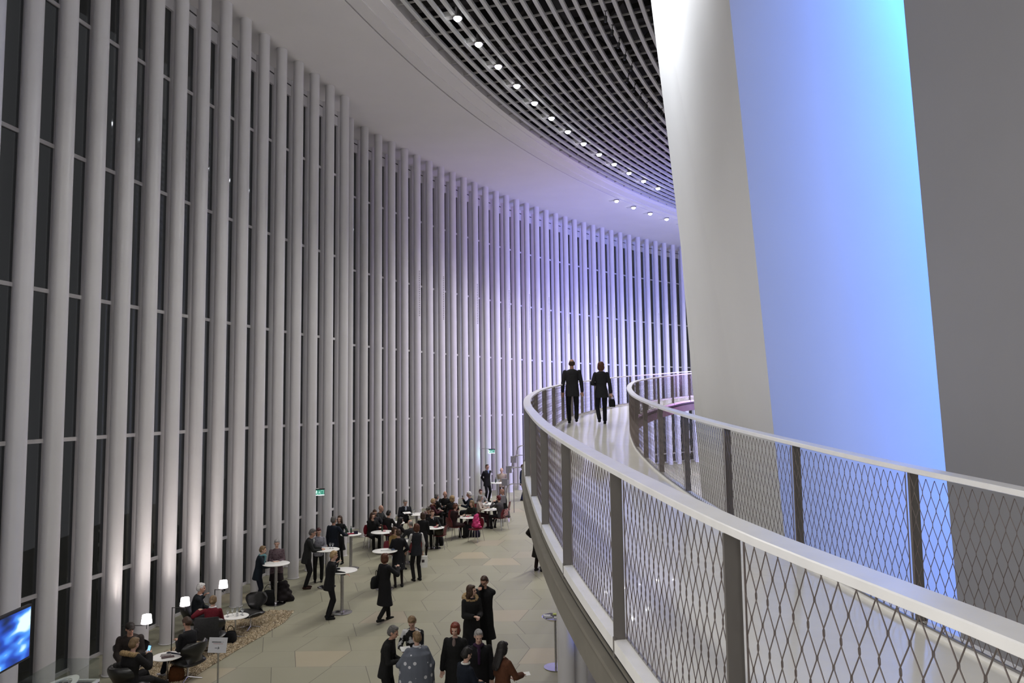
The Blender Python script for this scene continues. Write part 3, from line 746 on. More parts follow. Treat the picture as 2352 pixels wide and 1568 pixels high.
    fuse(t, kind, cm_, root, voxel, 4)
    if kind == 'vest' or (shirt and kind == 'vest'):
        t = MB()
        for a0, a1, a2_ in arms: limb(t, a0, a1, .056*s, .050*s); limb(t, a1, a1+(a2_-a1)*.95, .050*s, .038*s)
        t.ball(nb-u2*.02*s+f2*.01, .066*s); fuse(t, 'blouse', cloth(shirt), root, voxel, 1)
    elif shirt:
        t = MB(); c_ = chest+u2*.10*s+f2*(.075+I)*s; t.ball(c_, 1, 12, 8, (1, 1, 1), Matrix((Vector((1, 0, 0))*.038*s, f2*.040*s, u2*.095*s)).transposed())
        t.tube([nb+Vector((math.cos(a)*.060, math.sin(a)*.058+.004, -.012+.006*math.sin(a)))*s for a in [2*PI*j/16 for j in range(17)]], .012*s, 6)
        fuse(t, 'shirt', cloth(shirt), root, .009, 1)
    # ---- lower garment
    bk, bc = bottom; bm_ = bc if isinstance(bc, bpy.types.Material) else cloth(bc)
    if bk in ('trousers', 'jeans', 'tights'):
        t = MB(); g = .014 if bk != 'tights' else .005
        if bk != 'tights': t.rings(torso_rings(hip, Z if sit else u, Vector((0, 1, 0)) if sit else fw, [(-.12*s, .12*s, .10*s, 0), (-.02*s, .165*s, .118*s, 0), (.10*s, .14*s, .10*s, 0)]))
        for l0, l1, l2_ in legs:
            limb(t, l0, l1, (.076+g)*s, (.052+g)*s); limb(t, l1, l1+(l2_-l1)*.96, (.050+g)*s, (.036+g*1.5)*s)
        fuse(t, bk, bm_, root, voxel, 2)
    if bk == 'skirt':
        t = MB()
        if not sit: t.rings([[Vector((math.cos(a)*rx, math.sin(a)*ry, z_)) for a in [2*PI*j/18 for j in range(18)]] for z_, rx, ry in ((.52*s, .21*s, .19*s), (.70*s, .19*s, .15*s), (.90*s, .175*s, .125*s), (1.02*s, .14*s, .10*s))])
        else:
            t.ball(hip, .15*s)
            for l0, l1, l2_ in legs: limb(t, l0, l1, .10*s, .085*s)
        fuse(t, 'skirt', bm_, root, voxel, 2)
        t = MB()
        for l0, l1, l2_ in legs: limb(t, l0, l1, .076*s, .052*s); limb(t, l1, l2_, .051*s, .037*s)
        fuse(t, 'tights', cloth((.012, .008, .008)), root, .013, 1)
    # ---- shoes
    for i, (l0, l1, l2_) in enumerate(legs):
        t = MB(); t.tube([l2_+Vector((0, -.045, -.052))*s, l2_+Vector((0, .05, -.058))*s, l2_+Vector((0, .145, -.062))*s], [.038*s, .040*s, .028*s], 10); t.ball(l2_+Vector((0, .145, -.062))*s, .028*s); t.ball(l2_+Vector((0, -.045, -.048))*s, .038*s); t.ball(l2_+Vector((0, -.005, -.02))*s, .042*s)
        o = fuse(t, 'shoe', cloth(shoes) if not isinstance(shoes, bpy.types.Material) else shoes, root, .012, 1)
        mz = min(v.co.z for v in o.data.vertices)
        for v in o.data.vertices:
            if v.co.z < .004 and not sit: v.co.z = .004
    # ---- extras
    for ex in extra:
        if ex[0] == 'scarf':
            t = MB(); ring = [nb+Vector((math.cos(a)*.078, math.sin(a)*.078+.012, -.005+.012*math.sin(3*a)))*s for a in [2*PI*j/16 for j in range(17)]]
            t.tube(ring, .030*s, 8); limb(t, nb+f2*.12*s, nb+f2*.13*s-u2*.30*s, .034*s, .028*s); fuse(t, 'scarf', cloth(ex[1]), root, .012, 2)
        if ex[0] == 'fur':
            t = MB(); ring = [nb+(Vector((math.cos(a)*.145, -.06-math.sin(a)*.125, 0))+Z*(-.02+.05*math.sin(a)))*s for a in [2*PI*j/18 for j in range(19)]]
            t.tube(ring, .048*s, 8); fuse(t, 'fur_collar', M_FUR, root, .014, 1, .007)
        if ex[0] == 'collar':
            t = MB(); ring = [nb+Vector((math.cos(a)*.066, math.sin(a)*.066, .006))*s for a in [2*PI*j/16 for j in range(17)]]
            t.tube(ring, .020*s, 8); fuse(t, 'collar', cloth(ex[1]), root, .011, 1)
        if ex[0] == 'glasses':
            t = MB()
            for x in (-1, 1):
                c_ = Vector((x*.030, .094, .006)); t.tube([hc+Hm @ ((c_+Vector((math.cos(a)*.022, 0, math.sin(a)*.017)))*s) for a in [2*PI*j/12 for j in range(13)]], .0025*s, 4)
                t.tube([hc+Hm @ (Vector((x*.052, .092, .01))*s), hc+Hm @ (Vector((x*.078, 0, .008))*s)], .0025*s, 4)
            t.build('glasses', M_BLACK, root)
        if ex[0] == 'hat':
            t = MB(); t.ball(hc+Hm @ (Vector((0, -.01, .05))*s), s, 16, 8, (.092, .105, .075), Hm); t.ball(hc+Hm @ (Vector((0, .085, .045))*s), s, 12, 6, (.07, .05, .012), Hm); fuse(t, 'cap', cloth(ex[1]), root, .010, 1)
    PEOPLE.append((root, arms, legs, hc, s))
    root['_w'] = 0; del root['_w']
    return root
def wpt(root, p): return Matrix.Translation(root.location) @ Matrix.Rotation(root.rotation_euler.z, 4, 'Z') @ Vector(p)
def hand_pos(root, side, k=.06):
    for r, arms, legs, hc, s in PEOPLE:
        if r == root:
            a0, a1, a2_ = arms[0 if side == 'L' else 1]; return wpt(root, a2_+(a2_-a1).normalized()*k*s)
BLK = (.010, .010, .011); NAVY = (.010, .014, .028); CHAR = (.022, .022, .023)
FAR = .020

# ------------------------------------------------------------------ who is where (head-top pixel, own height)
P_ = person
r90 = PI/2
# walkway couple
zd = lambda p: None
def on_deck(px, py):
    """floor point of the walkway seen at this pixel"""
    best = None
    for i in range(60, 400):
        s = i*.1
        if s > SL[-1] or s > SR[-1]: break
        a = atL(s)[0]; b = atR(min(s*SR[-1]/SL[-1], SR[-1]))[0]; z = (a.z+b.z)/2-1.075
        q = atY(px, py, (a.y+b.y)/2); e = abs(q.z-z)
        if best is None or e < best[0]: best = (e, Vector((q.x, q.y, z)))
    return best[1]
g = on_deck(1316, 973)
pw1 = P_(0, 0, 'man in a dark suit walking away up the glossy walkway, left of the couple', at=g, rz=-.03, h=1.80, sex='m', stride=.11, hair=('fringe', 'brown'), top=('jacket', (.018, .018, .020)), bottom=('trousers', (.008, .008, .010)), skin=SKIN, R=(.27, .02, .80), L=(-.26, .05, .84), voxel=.012)
g = on_deck(1383, 973); 
pw2 = P_(0, 0, 'woman in a black trouser suit with a small bag, walking up the glossy walkway', at=g, rz=.02, h=1.72, sex='f', stride=-.10, hair=('bob', 'auburn'), top=('jacket', (.016, .016, .019)), bottom=('trousers', (.006, .006, .009)), L=(-.13, .16, 1.08), R=(.27, -.02, .80), voxel=.012)
# standing groups on the foyer floor
P_(604, 1253, 'blond woman in navy with a light blue scarf leaning on the leftmost tall table', rz=-r90+.25, h=1.60, hair=('short', 'darkblond'), top=('jacket', (.008, .014, .022)), bottom=('trousers', (.006, .008, .016)), extra=(('scarf', (.12, .26, .28)),), lean=.15, hunch=.1, R=(.05, .40, 1.10), L=(-.10, .42, 1.10), head=(0, .2))
P_(636, 1238, 'grey-haired woman in a plum jacket facing us behind the leftmost tall table', rz=PI+.25, h=1.66, hair=('short', 'grey'), top=('jacket', pattern_cloth('plum_check', (.045, .022, .028), (.10, .07, .08), 22, .30)), bottom=('skirt', (.015, .010, .012)), head=(0, .35), L=(-.08, .27, 1.12), R=(.08, .27, 1.12))
P_(718, 1214, 'balding man in a black suit bent over the second tall table from the left', rz=-r90+.15, h=1.76, sex='m', hair=('short', 'saltpepper'), top=('jacket', (.016, .017, .017)), bottom=('trousers', (.008, .008, .009)), shirt=(.35, .36, .36), lean=.14, hunch=.22, L=(-.08, .40, 1.10), R=(.08, .42, 1.08), head=(0, .3), skin=SKIN, shoes=(.03, .012, .008))
P_(732, 1212, 'dark-haired woman in a grey patterned blouse behind the second tall table', rz=PI+.25, h=1.64, hair=('short', 'maroon'), top=('shirt', pattern_cloth('grey_print', (.10, .10, .12), (.22, .22, .25), 30, .35)), bottom=('trousers', (.010, .010, .010)), lean=.05, L=(-.08, .3, 1.12), R=(.08, .3, 1.12), head=(0, .4))
P_(767, 1185, 'man in a dark navy suit seen from behind, facing the woman in the black dress', rz=-.5, h=1.80, sex='m', hair=('short', 'saltpepper'), top=('jacket', (.007, .010, .018)), bottom=('trousers', (.006, .007, .010)), R=(.20, .40, 1.10), skin=SKIN)
P_(780, 1184, 'woman with long dark hair in a black knee-length dress at the third tall table', rz=PI-.15, h=1.60, hair=('long', 'brown'), top=('dress', (.007, .007, .008)), bottom=('tights', (.008, .008, .008)), L=(-.26, .30, 1.12))
P_(767, 1264, 'fair-haired man in black holding his chin at the foreground tall table', rz=-r90+.35, h=1.74, sex='m', hair=('short', 'blond'), top=('jacket', (.010, .010, .011)), bottom=('trousers', (.006, .006, .007)), shirt=(.5, .5, .5), lean=.10, hunch=.12, R='chin', L=(-.06, .40, 1.08), head=(0, .25), voxel=.012)
P_(885, 1270, 'red-haired woman in a long black coat walking across the foyer with a shoulder bag', rz=-.75, h=1.72, hair=('bob', 'auburn'), top=('coat', (.007, .007, .008)), bottom=('trousers', (.006, .006, .006)), stride=.22, R=(.16, .30, 1.32), L=(-.26, .05, .86), voxel=.012)
P_(915, 1214, 'woman in a black blazer and flowered skirt standing with her back to us', rz=.35, h=1.70, hair=('bun', 'brown'), top=('jacket', (.007, .007, .009)), bottom=('skirt', pattern_cloth('flower_print', (.55, .55, .55), (.010, .010, .013), 9, .16)), L=(-.12, .33, 1.12), R=(.20, .15, 1.0), voxel=.012)
P_(956, 1202, 'woman with a copper bob, white sleeves and dark waistcoat holding a white bag', rz=.55, h=1.72, hair=('bob', 'auburn'), top=('vest', (.016, .017, .022)), shirt=(.55, .54, .52), bottom=('trousers', (.010, .009, .010)), R=(.24, .06, .86), L=(-.25, .22, .86), voxel=.012)
P_(972, 1176, 'brown-haired woman in black standing among the cafe tables, back to us', rz=-.3, h=1.62, hair=('bob', 'brown'), top=('jacket', (.008, .008, .009)), bottom=('skirt', (.006, .006, .007)), L='front', R='front')
# foreground cluster
P_(903, 1436, 'person with cropped grey-brown hair in a black turtleneck, side-on, hands clasped', rz=-r90-.15, h=1.72, sex='f', hair=('short', 'saltpepper'), top=('sweater', (.008, .008, .008)), bottom=('trousers', (.006, .006, .006)), extra=(('collar', (.008, .008, .008)),), lean=.10, hunch=.25, head=(0, .35), L=(-.05, .30, 1.06), R=(.07, .32, 1.10), skin=SKIN, voxel=.011)
P_(946, 1414, 'blond woman in a black and white patterned jacket reading a leaflet', rz=PI-.15, h=1.70, hair=('short', 'darkblond'), top=('jacket', pattern_cloth('ink_pattern', (.50, .50, .50), (.012, .012, .012), 7, .46, 'NOISE')), bottom=('trousers', (.008, .008, .008)), lean=.08, hunch=.30, head=(0, .75), L=(-.05, .33, 1.12), R=(.13, .33, 1.12), voxel=.011)
P_(957, 1449, 'blond woman in a grey poncho with white stars, back to us', rz=.35, h=1.66, hair=('short', 'darkblond'), top=('poncho', pattern_cloth('star_poncho', (.50, .50, .52), (.105, .115, .14), 7, .22)), bottom=('trousers', (.010, .010, .011)), extra=(('collar', (.5, .5, .52)),), L=(-.30, .26, 1.05), R=(.30, .10, .9), head=(.3, .3), voxel=.012)
P_(1083, 1343, 'young woman with long dark hair and a fur-collared black coat, looking right', rz=PI+.45, h=1.73, hair=('long', 'brown'), top=('coat', (.009, .009, .009)), bottom=('trousers', (.006, .006, .006)), extra=(('fur',),), head=(.85, .0), L=(-.05, .28, 1.10), R=(.07, .28, 1.12), voxel=.012)
P_(1112, 1322, 'tall man in a black coat and glasses stroking his chin', rz=PI-.25, h=1.80, sex='m', hair=('short', 'brown'), top=('coat', (.007, .007, .008)), bottom=('trousers', (.005, .005, .006)), extra=(('glasses',),), L=(.03, .17, 1.50), R='side' if False else (.25, .05, .88), head=(-.2, .45), skin=SKIN, voxel=.012)
P_(1045, 1430, 'woman with bright red hair in a black coat, facing us', rz=PI-.15, h=1.68, hair=('bob', 'red'), top=('coat', (.007, .007, .007)), bottom=('trousers', (.006, .006, .006)), shirt=(.16, .12, .11), head=(0, .25), voxel=.011, L=(-.25, .03, .84), R=(.25, .03, .84))
P_(1099, 1445, 'older man with silver hair, a dark coat and a purple scarf', rz=PI+.1, h=1.70, sex='m', hair=('short', 'grey'), top=('coat', (.006, .006, .007)), bottom=('trousers', (.006, .006, .006)), shirt=(.14, .14, .17), extra=(('scarf', (.030, .012, .035)),), head=(.1, .35), voxel=.011)
P_(1072, 1486, 'dark-haired person in navy with a broad white collar, back half turned', rz=-.9, h=1.66, hair=('short', 'black'), top=('jacket', (.006, .009, .016)), bottom=('trousers', (.006, .006, .008)), extra=(('collar', (.6, .6, .55)),), head=(0, .5), hunch=.15, voxel=.011, L=(-.10, .35, 1.05), R=(.10, .33, 1.05))
P_(1155, 1473, 'woman with very long black hair in a rust-brown coat holding a leaflet', rz=-.85, h=1.66, hair=('long', 'black'), top=('coat', (.085, .032, .015)), bottom=('trousers', (.01, .01, .01)), head=(0, .3), R=(.12, .36, 1.08), L=(-.14, .26, 1.0), voxel=.011)
# beside / behind the walkway edge
P_(1237, 1182, 'person in a dark brown coat with a bag strap, half hidden by the walkway edge', rz=-.5, h=1.76, sex='m', hair=('short', 'brown'), top=('coat', (.012, .009, .008)), bottom=('trousers', (.014, .007, .006)), L=(-.32, .1, 1.0))
P_(1249, 1186, 'second person in dark trousers right behind the one with the bag strap', rz=-.3, h=1.60, sex='m', hair=('short', 'black'), top=('jacket', (.012, .009, .008)), bottom=('trousers', (.014, .008, .007)))
# far table
P_(1119, 1066, 'heavy man in a dark suit and light blue shirt at the farthest tall table', rz=PI+.7, h=1.84, sex='m', hair=('short', 'brown'), top=('jacket', (.008, .008, .010)), bottom=('trousers', (.006, .006, .008)), shirt=(.25, .32, .5), extra=(('glasses',),), L='back', R='back', skin=SKIN, voxel=FAR)
P_(1152, 1074, 'older man in a beige sweater behind the farthest tall table, hands behind him', rz=PI-.15, h=1.72, sex='m', hair=('fringe', 'grey'), top=('sweater', (.33, .27, .21)), bottom=('trousers', (.09, .06, .045)), L='back', R='back', voxel=FAR)
P_(1201, 1066, 'man in a navy suit standing by the far stair railing, holding a glass', rz=-2.0, h=1.78, sex='m', hair=('short', 'brown'), top=('jacket', (.008, .012, .030)), bottom=('trousers', (.010, .014, .045)), shirt=(.5, .5, .55), L=(-.05, .25, 1.18), skin=SKIN, voxel=FAR)

# ---- seated around the cafe tables: each with a chair
def sit(px, ytop, label, face, chair_label, **kw):
    """face: key of the table the person sits at, or an angle"""
    h = kw.get('h', 1.68); kw['h'] = h
    tz = .555+(.34+.185+.155+.118)*h/1.72
    g = atz(px, ytop, tz-.02)
    if isinstance(face, str): d = TB[face]-g; rz = math.atan2(-d.x, d.y)
    else: rz = face
    kw.setdefault('L', 'low'); kw.setdefault('R', 'low'); kw.setdefault('lean', .10); kw.setdefault('hunch', .12); kw.setdefault('head', (0, .2)); kw.setdefault('voxel', .016)
    r = P_(px, ytop, label, rz=rz, pose='sit', **kw)
    if chair_label: chair(r.location.x, r.location.y, rz, chair_label)
    return r
sit(856, 1177, 'seated woman with long dark hair in black, chin on hand, on the leftmost red chair', 'F', 'red shell chair on chrome legs, leftmost, under the long-haired woman in black', hair=('long', 'brown'), top=('coat', (.009, .009, .009)), bottom=('trousers', (.006, .006, .006)), R='chin', h=1.66, voxel=.014)
sit(861, 1170, 'seated dark-haired man with glasses behind the woman resting her chin', 'F', 'red chair hidden under the man with glasses at the left low table', sex='m', hair=('short', 'brown'), top=('jacket', (.02, .02, .024)), bottom=('trousers', (.01, .01, .01)), extra=(('glasses',),), skin=SKIN, h=1.72)
sit(875, 1160, 'seated bald man in dark green-grey by the columns, facing right', 'G', 'red chair under the bald man by the columns', sex='m', hair=('', ''), top=('jacket', (.022, .024, .024)), bottom=('trousers', (.01, .01, .01)), skin=SKIN, h=1.78)
sit(893, 1171, 'seated person with short black hair in black, back to us, at the newspaper table', -.55, 'red chair under the black-haired person at the newspaper table', sex='m', hair=('short', 'black'), top=('jacket', (.010, .009, .009)), bottom=('trousers', (.01, .01, .01)), h=1.70)
sit(931, 1146, 'seated grey-haired man in a dark suit and tie reading papers on his lap', PI+.45, 'chair under the reading man in a suit', sex='m', hair=('short', 'grey'), top=('jacket', (.012, .013, .018)), bottom=('trousers', (.010, .010, .012)), shirt=(.35, .38, .45), L=(-.10, .30, .78), R=(.12, .30, .80), head=(0, .5), h=1.80, feet=((-.12, .45), (.20, .30, .35)))
sit(920, 1187, 'seated woman with long straight black hair in black, near the white newspaper table', -1.0, 'chair under the woman with straight black hair', hair=('long', 'black'), top=('jacket', (.010, .008, .010)), bottom=('trousers', (.01, .01, .01)))
sit(942, 1193, 'seated bald man in dark grey, turned to the woman with raised hands', .9, 'chair under the bald man in the middle of the cafe', sex='m', hair=('fringe', 'grey'), top=('jacket', (.018, .018, .020)), bottom=('trousers', (.01, .01, .01)), skin=SKIN2, h=1.74)
sit(907, 1210, 'seated brown-haired woman in a mustard top partly hidden by the woman in the blazer', PI+.9, 'chair under the woman in the mustard top', hair=('bob', 'brown'), top=('sweater', (.20, .13, .045)), bottom=('trousers', (.02, .015, .01)))
sit(993, 1171, 'fair-haired woman in a black jacket and white blouse resting her chin on her hand', 'I', 'chair under the fair woman resting her chin', hair=('short', 'auburn'), top=('jacket', (.009, .009, .010)), bottom=('trousers', (.008, .008, .008)), shirt=(.6, .6, .6), R='chin', h=1.68, voxel=.014)
sit(984, 1164, 'seated person in a dark flat cap behind the fair-haired woman', PI-.6, 'chair under the person in the flat cap', sex='m', hair=('short', 'grey'), top=('jacket', (.015, .010, .010)), bottom=('trousers', (.01, .01, .01)), extra=(('hat', (.05, .045, .035)),), skin=SKIN)
sit(995, 1144, 'seated blond woman in a maroon jacket with a rust scarf, facing away right', -1.2, 'red chair under the woman in maroon', hair=('short', 'blond'), top=('jacket', (.045, .010, .014)), bottom=('trousers', (.01, .01, .01)), extra=(('scarf', (.09, .03, .01)),))
sit(1003, 1134, 'seated grey-haired person in dark clothes at the back, by the columns', -.9, 'chair under the grey-haired person at the back', hair=('short', 'saltpepper'), top=('jacket', (.015, .014, .014)), bottom=('trousers', (.01, .01, .01)))
sit(1022, 1128, 'seated bald man in a black sweater facing us by the columns', PI, 'chair under the bald man in the black sweater', sex='m', hair=('', ''), top=('sweater', (.008, .008, .008)), bottom=('trousers', (.006, .006, .006)), skin=SKIN, h=1.82)
sit(1038, 1138, 'seated woman with curly blond hair in black, her back to us', .25, 'chair under the curly blond woman', hair=('curly', 'blond'), top=('jacket', (.008, .008, .008)), bottom=('trousers', (.008, .008, .008)), head=(.2, .0), h=1.74)
sit(1077, 1128, 'seated white-haired man in a navy jacket looking at his raised phone', r90, 'chair under the white-haired man with the phone', sex='m', hair=('short', 'white'), top=('jacket', (.010, .014, .024)), bottom=('trousers', (.01, .01, .013)), R=(.10, .34, .98), skin=SKIN, h=1.80)
sit(1046, 1156, 'seated woman with short fair hair in dark maroon, hand at her mouth', 'J', 'red-backed chair under the woman in dark maroon', hair=('short', 'auburn'), top=('coat', (.020, .008, .009)), bottom=('trousers', (.007, .007, .007)), R='chin', h=1.70, voxel=.014)
sit(1083, 1149, 'seated woman with very long strawberry-blond hair in black at the low table', 'J', 'chair under the woman with strawberry-blond hair', hair=('long', 'darkblond'), top=('jacket', (.010, .012, .009)), bottom=('trousers', (.05, .008, .016)), h=1.70, voxel=.014)
sit(1104, 1136, 'seated grey-blond woman in a beige patterned blouse beside the menus', 'L', 'chair under the woman in the patterned blouse', hair=('bob', 'grey'), top=('shirt', pattern_cloth('rose_print', (.35, .20, .18), (.42, .36, .32), 14, .28)), bottom=('trousers', (.03, .01, .015)), h=1.68, voxel=.014)
sit(1104, 1123, 'seated woman with dark maroon hair and a light shirt, behind the grey-blond woman', PI+.3, 'chair under the woman with maroon hair', hair=('short', 'maroon'), top=('shirt', (.30, .30, .30)), bottom=('trousers', (.03, .01, .015)), h=1.72)
sit(1145, 1137, 'seated woman with crimson hair in a grey sweater, pink jacket over her chair', 'L', 'red chair with a pink and grey jacket, under the crimson-haired woman', hair=('short', 'crimson'), top=('sweater', (.060, .055, .058)), bottom=('trousers', (.010, .008, .010)), L=(-.05, .34, 1.05), R=(.10, .38, .86), h=1.76, voxel=.014)
sit(1153, 1122, 'seated bald man in a black jacket, rightmost of the cafe guests', r90-.2, 'red chair under the rightmost bald man', sex='m', hair=('', ''), top=('jacket', (.008, .008, .008)), bottom=('trousers', (.008, .008, .008)), shirt=(.4, .4, .4), skin=SKIN, h=1.78)

# spare chairs
q = atz(1022, 1262, 0); chair(q.x-.2, q.y+.2, .95+PI/2-1.1, 'empty red cafe chair with dark bags on its seat, foreground of the cafe'); CHX = (q.x-.2, q.y+.2)
q = atz(1094, 1243, 0); chair(q.x, q.y, 2.6, 'red cafe chair carrying the bright pink bag'); CHP = (q.x, q.y)
q = atz(952, 1303, 0); chair(q.x, q.y+.2, .3, 'cafe chair behind the woman with the white bag')

# ---- lounge
def lounge(px, ytop, label, rz, cl, **kw):
    kw.setdefault('lean', -.15); kw.setdefault('hunch', .25)
    r = P_(px, ytop, label, rz=rz, pose='sit', seat=.36, **kw)
    if cl: lounge_chair(r.location.x, r.location.y, rz, cl)
    return r
RL = []
RL.append(lounge(462, 1338, 'old white-haired man in a dark suit, fingers at his brow, in the lounge', -1.25, 'black leather lounge chair under the white-haired man', sex='m', h=1.76, hair=('short', 'white'), top=('jacket', (.010, .013, .016)), bottom=('trousers', (.01, .012, .014)), shirt=(.6, .6, .6), R='chin', lean=.0, head=(0, .2), voxel=.012, skin=SKIN))
RL.append(lounge(490, 1366, 'fair-haired woman in a red sweater and white collar, seen from behind', .12, 'black leather lounge chair with a grey coat over its back', h=1.72, hair=('bun', 'darkblond'), top=('sweater', (.10, .006, .012)), bottom=('trousers', (.01, .01, .01)), extra=(('collar', (.6, .6, .6)),), L=(-.38, .25, .85), lean=.0, voxel=.012))
RL.append(lounge(430, 1416, 'young man in a black jacket and jeans slouching over his phone', 1.15, 'black leather lounge chair under the slouching young man', sex='m', h=1.76, hair=('short', 'brown'), top=('jacket', (.008, .008, .009)), bottom=('jeans', (.013, .018, .030)), shirt=(.12, .13, .15), shoes=(.45, .45, .47), L=(-.04, .26, .72), R=(.06, .28, .72), head=(0, .75), feet=((-.1, .62), (.12, .50)), lean=-.05, voxel=.012, skin=SKIN))
RL.append(lounge(299, 1430, 'man in a dark cap and brown jacket sitting by the first floor lamp', PI+.35, 'black leather chair under the man in the dark cap', sex='m', h=1.74, hair=('short', 'black'), top=('parka', (.022, .017, .014)), bottom=('trousers', (.01, .01, .01)), extra=(('hat', (.02, .016, .014)), ('glasses',)), head=(.5, .2), lean=.05, voxel=.012, skin=SKIN))
RL.append(lounge(309, 1463, 'person in a black parka with a fur-edged hood, back to us, holding a lit phone', -.45, 'large black leather lounge chair in the bottom left, under the parka wearer', sex='f', h=1.74, hair=('short', 'darkblond'), top=('parka', (.012, .011, .011)), bottom=('trousers', (.008, .008, .008)), extra=(('fur',),), R=(.10, .34, .84), L=(-.04, .34, .82), head=(0, .3), feet=((-.1, .62), (.1, .8, .14)), lean=.0, voxel=.011))
q = atz(576, 1408, .36); lounge_chair(q.x, q.y, 2.7, 'empty black leather lounge chair with a wing-shaped back, on the pebbled rug')

# ================================================================== LOUNGE FURNITURE AND SMALL THINGS
def lounge_table(px, py, label):
    h = .52; p = atz(px, py, h); root = empty('side_table', fl(p.x, p.y)); tag(root, label, 'table')
    t = MB(); t.lathe([(.01, h-.016), (.30, h-.016), (.31, h-.008), (.305, h), (.01, h)], 36); fixn(t.build('tabletop', M_TOP, root))
    t = MB(); t.tube([(0, 0, .03), (0, 0, h-.016)], .018, 10); t.build('pole', M_CHROME, root)
    t = MB()
    for k in range(4):
        a = k*PI/2+.3; t.tube([(0, 0, .035), (.30*math.cos(a), .30*math.sin(a), .014)], .014, 7)
    t.build('star_base', M_CHROME, root); return p
T1 = lounge_table(541, 1414, 'small round white side table with glasses, between the red sweater and empty lounge chair')
T2 = lounge_table(385, 1506, 'small round white side table with magazines, beside the hooded parka wearer')

# floor lamps
M_SHADE = mat('glowing_shade', (.9, .9, .9), .5, emit=(1, .90, .93), estr=7.0, noise=.01)
def floor_lamp(px, py, bx, label):
    h = 1.32; p = atz(px, py, h); root = empty('floor_lamp', fl(p.x, p.y)); tag(root, label, 'lamp')
    t = MB(); t.lathe([(.105, -.085), (.085, .085), (.078, .085), (.098, -.08)], 28); s_ = fixn(t.build('lamp_shade', M_SHADE, root)); s_.location = (0, 0, h)
    t = MB(); t.lathe([(.01, 0), (.13, 0), (.13, .012), (.015, .02), (.011, .03), (.011, h-.13), (.01, h-.12)], 20, (bx, 0, 0)); t.tube([(bx, 0, h-.13), (0, 0, h-.13)], .008, 6); t.tube([(0, 0, h-.20), (0, 0, h-.06)], .008, 6)
    fixn(t.build('lamp_stand', M_BLACK, root))
    light('POINT', 'reading_lamp_bulb', (p.x, p.y, p.z), 30, (1, .86, .80), shadow_soft_size=.06)
    light('SPOT', 'reading_lamp_uplight', (p.x, p.y, p.z+.16), 42, (1, .90, .84), target=(p.x-1.2, p.y+1.9, p.z+2.6), spot_size=math.radians(110), spot_blend=.9, shadow_soft_size=.06)
floor_lamp(337, 1421, -.50, 'floor lamp with glowing white shade, leftmost of three, by the man in the cap')
floor_lamp(425, 1381, -.28, 'middle floor lamp with a glowing white shade, left of the white-haired man')
floor_lamp(513, 1341, -.20, 'floor lamp with a glowing white shade, farthest right, above the red sweater')

# pebbled rug
def pebble_rug():
    poly = [atz(*q, 0) for q in [(262, 1568), (325, 1534), (378, 1499), (428, 1470), (500, 1436), (572, 1411), (622, 1402), (676, 1403), (655, 1428), (600, 1462), (540, 1496), (480, 1533), (424, 1568), (380, 1600), (300, 1640), (180, 1680), (150, 1640)]]
    P = [(p.x, p.y) for p in poly]
    def inside(x, y):
        c = False; j = len(P)-1
        for i in range(len(P)):
            if (P[i][1] > y) != (P[j][1] > y) and x < (P[j][0]-P[i][0])*(y-P[i][1])/(P[j][1]-P[i][1])+P[i][0]: c = not c
            j = i
        return c
    o = fl(sum(p[0] for p in P)/len(P), sum(p[1] for p in P)/len(P)); root = empty('shag_rug', o); root.rotation_euler = (math.atan(SLOPE), 0, 0)
    tag(root, 'coarse beige pebbled rug under the lounge chairs', 'rug')
    b = MB(); n = len(P); b.rings([[Vector((x-o.x, y-o.y, z)) for x, y in P] for z in (.001, .012)]); fixn(b.build('backing', mat('rug_backing', (.13, .10, .06), .95, noise=.3, nscale=30), root, smooth=False))
    x0, x1 = min(p[0] for p in P), max(p[0] for p in P); y0, y1 = min(p[1] for p in P), max(p[1] for p in P)
    t = [MB(), MB(), MB()]; k = 0; rnd = random.Random(3)
    while k < 12500:
        x, y = rnd.uniform(x0, x1), rnd.uniform(y0, y1)
        if not inside(x, y): continue
        k += 1; r = rnd.uniform(.014, .030); a = rnd.uniform(0, PI); z = .012; c, s_ = math.cos(a), math.sin(a); hgt = rnd.uniform(.012, .035)
        q = [(r*1.5, 0), (.2*r, .7*r), (-r*1.3, .1*r), (-.1*r, -.8*r)]; bx_, by_ = x-o.x, y-o.y
        v = [(bx_+c*u-s_*w_, by_+s_*u+c*w_, z) for u, w_ in q]+[(bx_+rnd.uniform(-.3, .3)*r, by_+rnd.uniform(-.3, .3)*r, z+hgt)]
        t[k % 3].add(v, [(0, 1, 4), (1, 2, 4), (2, 3, 4), (3, 0, 4)])
    for i, c_ in enumerate(((.42, .34, .22), (.30, .23, .14), (.52, .44, .32))):
        p = t[i].build('pile', mat('pebble_%s' % ('sand', 'brown', 'cream')[i], c_, .8, noise=.25, nscale=9), root, smooth=False); p['kind'] = 'stuff'
pebble_rug()

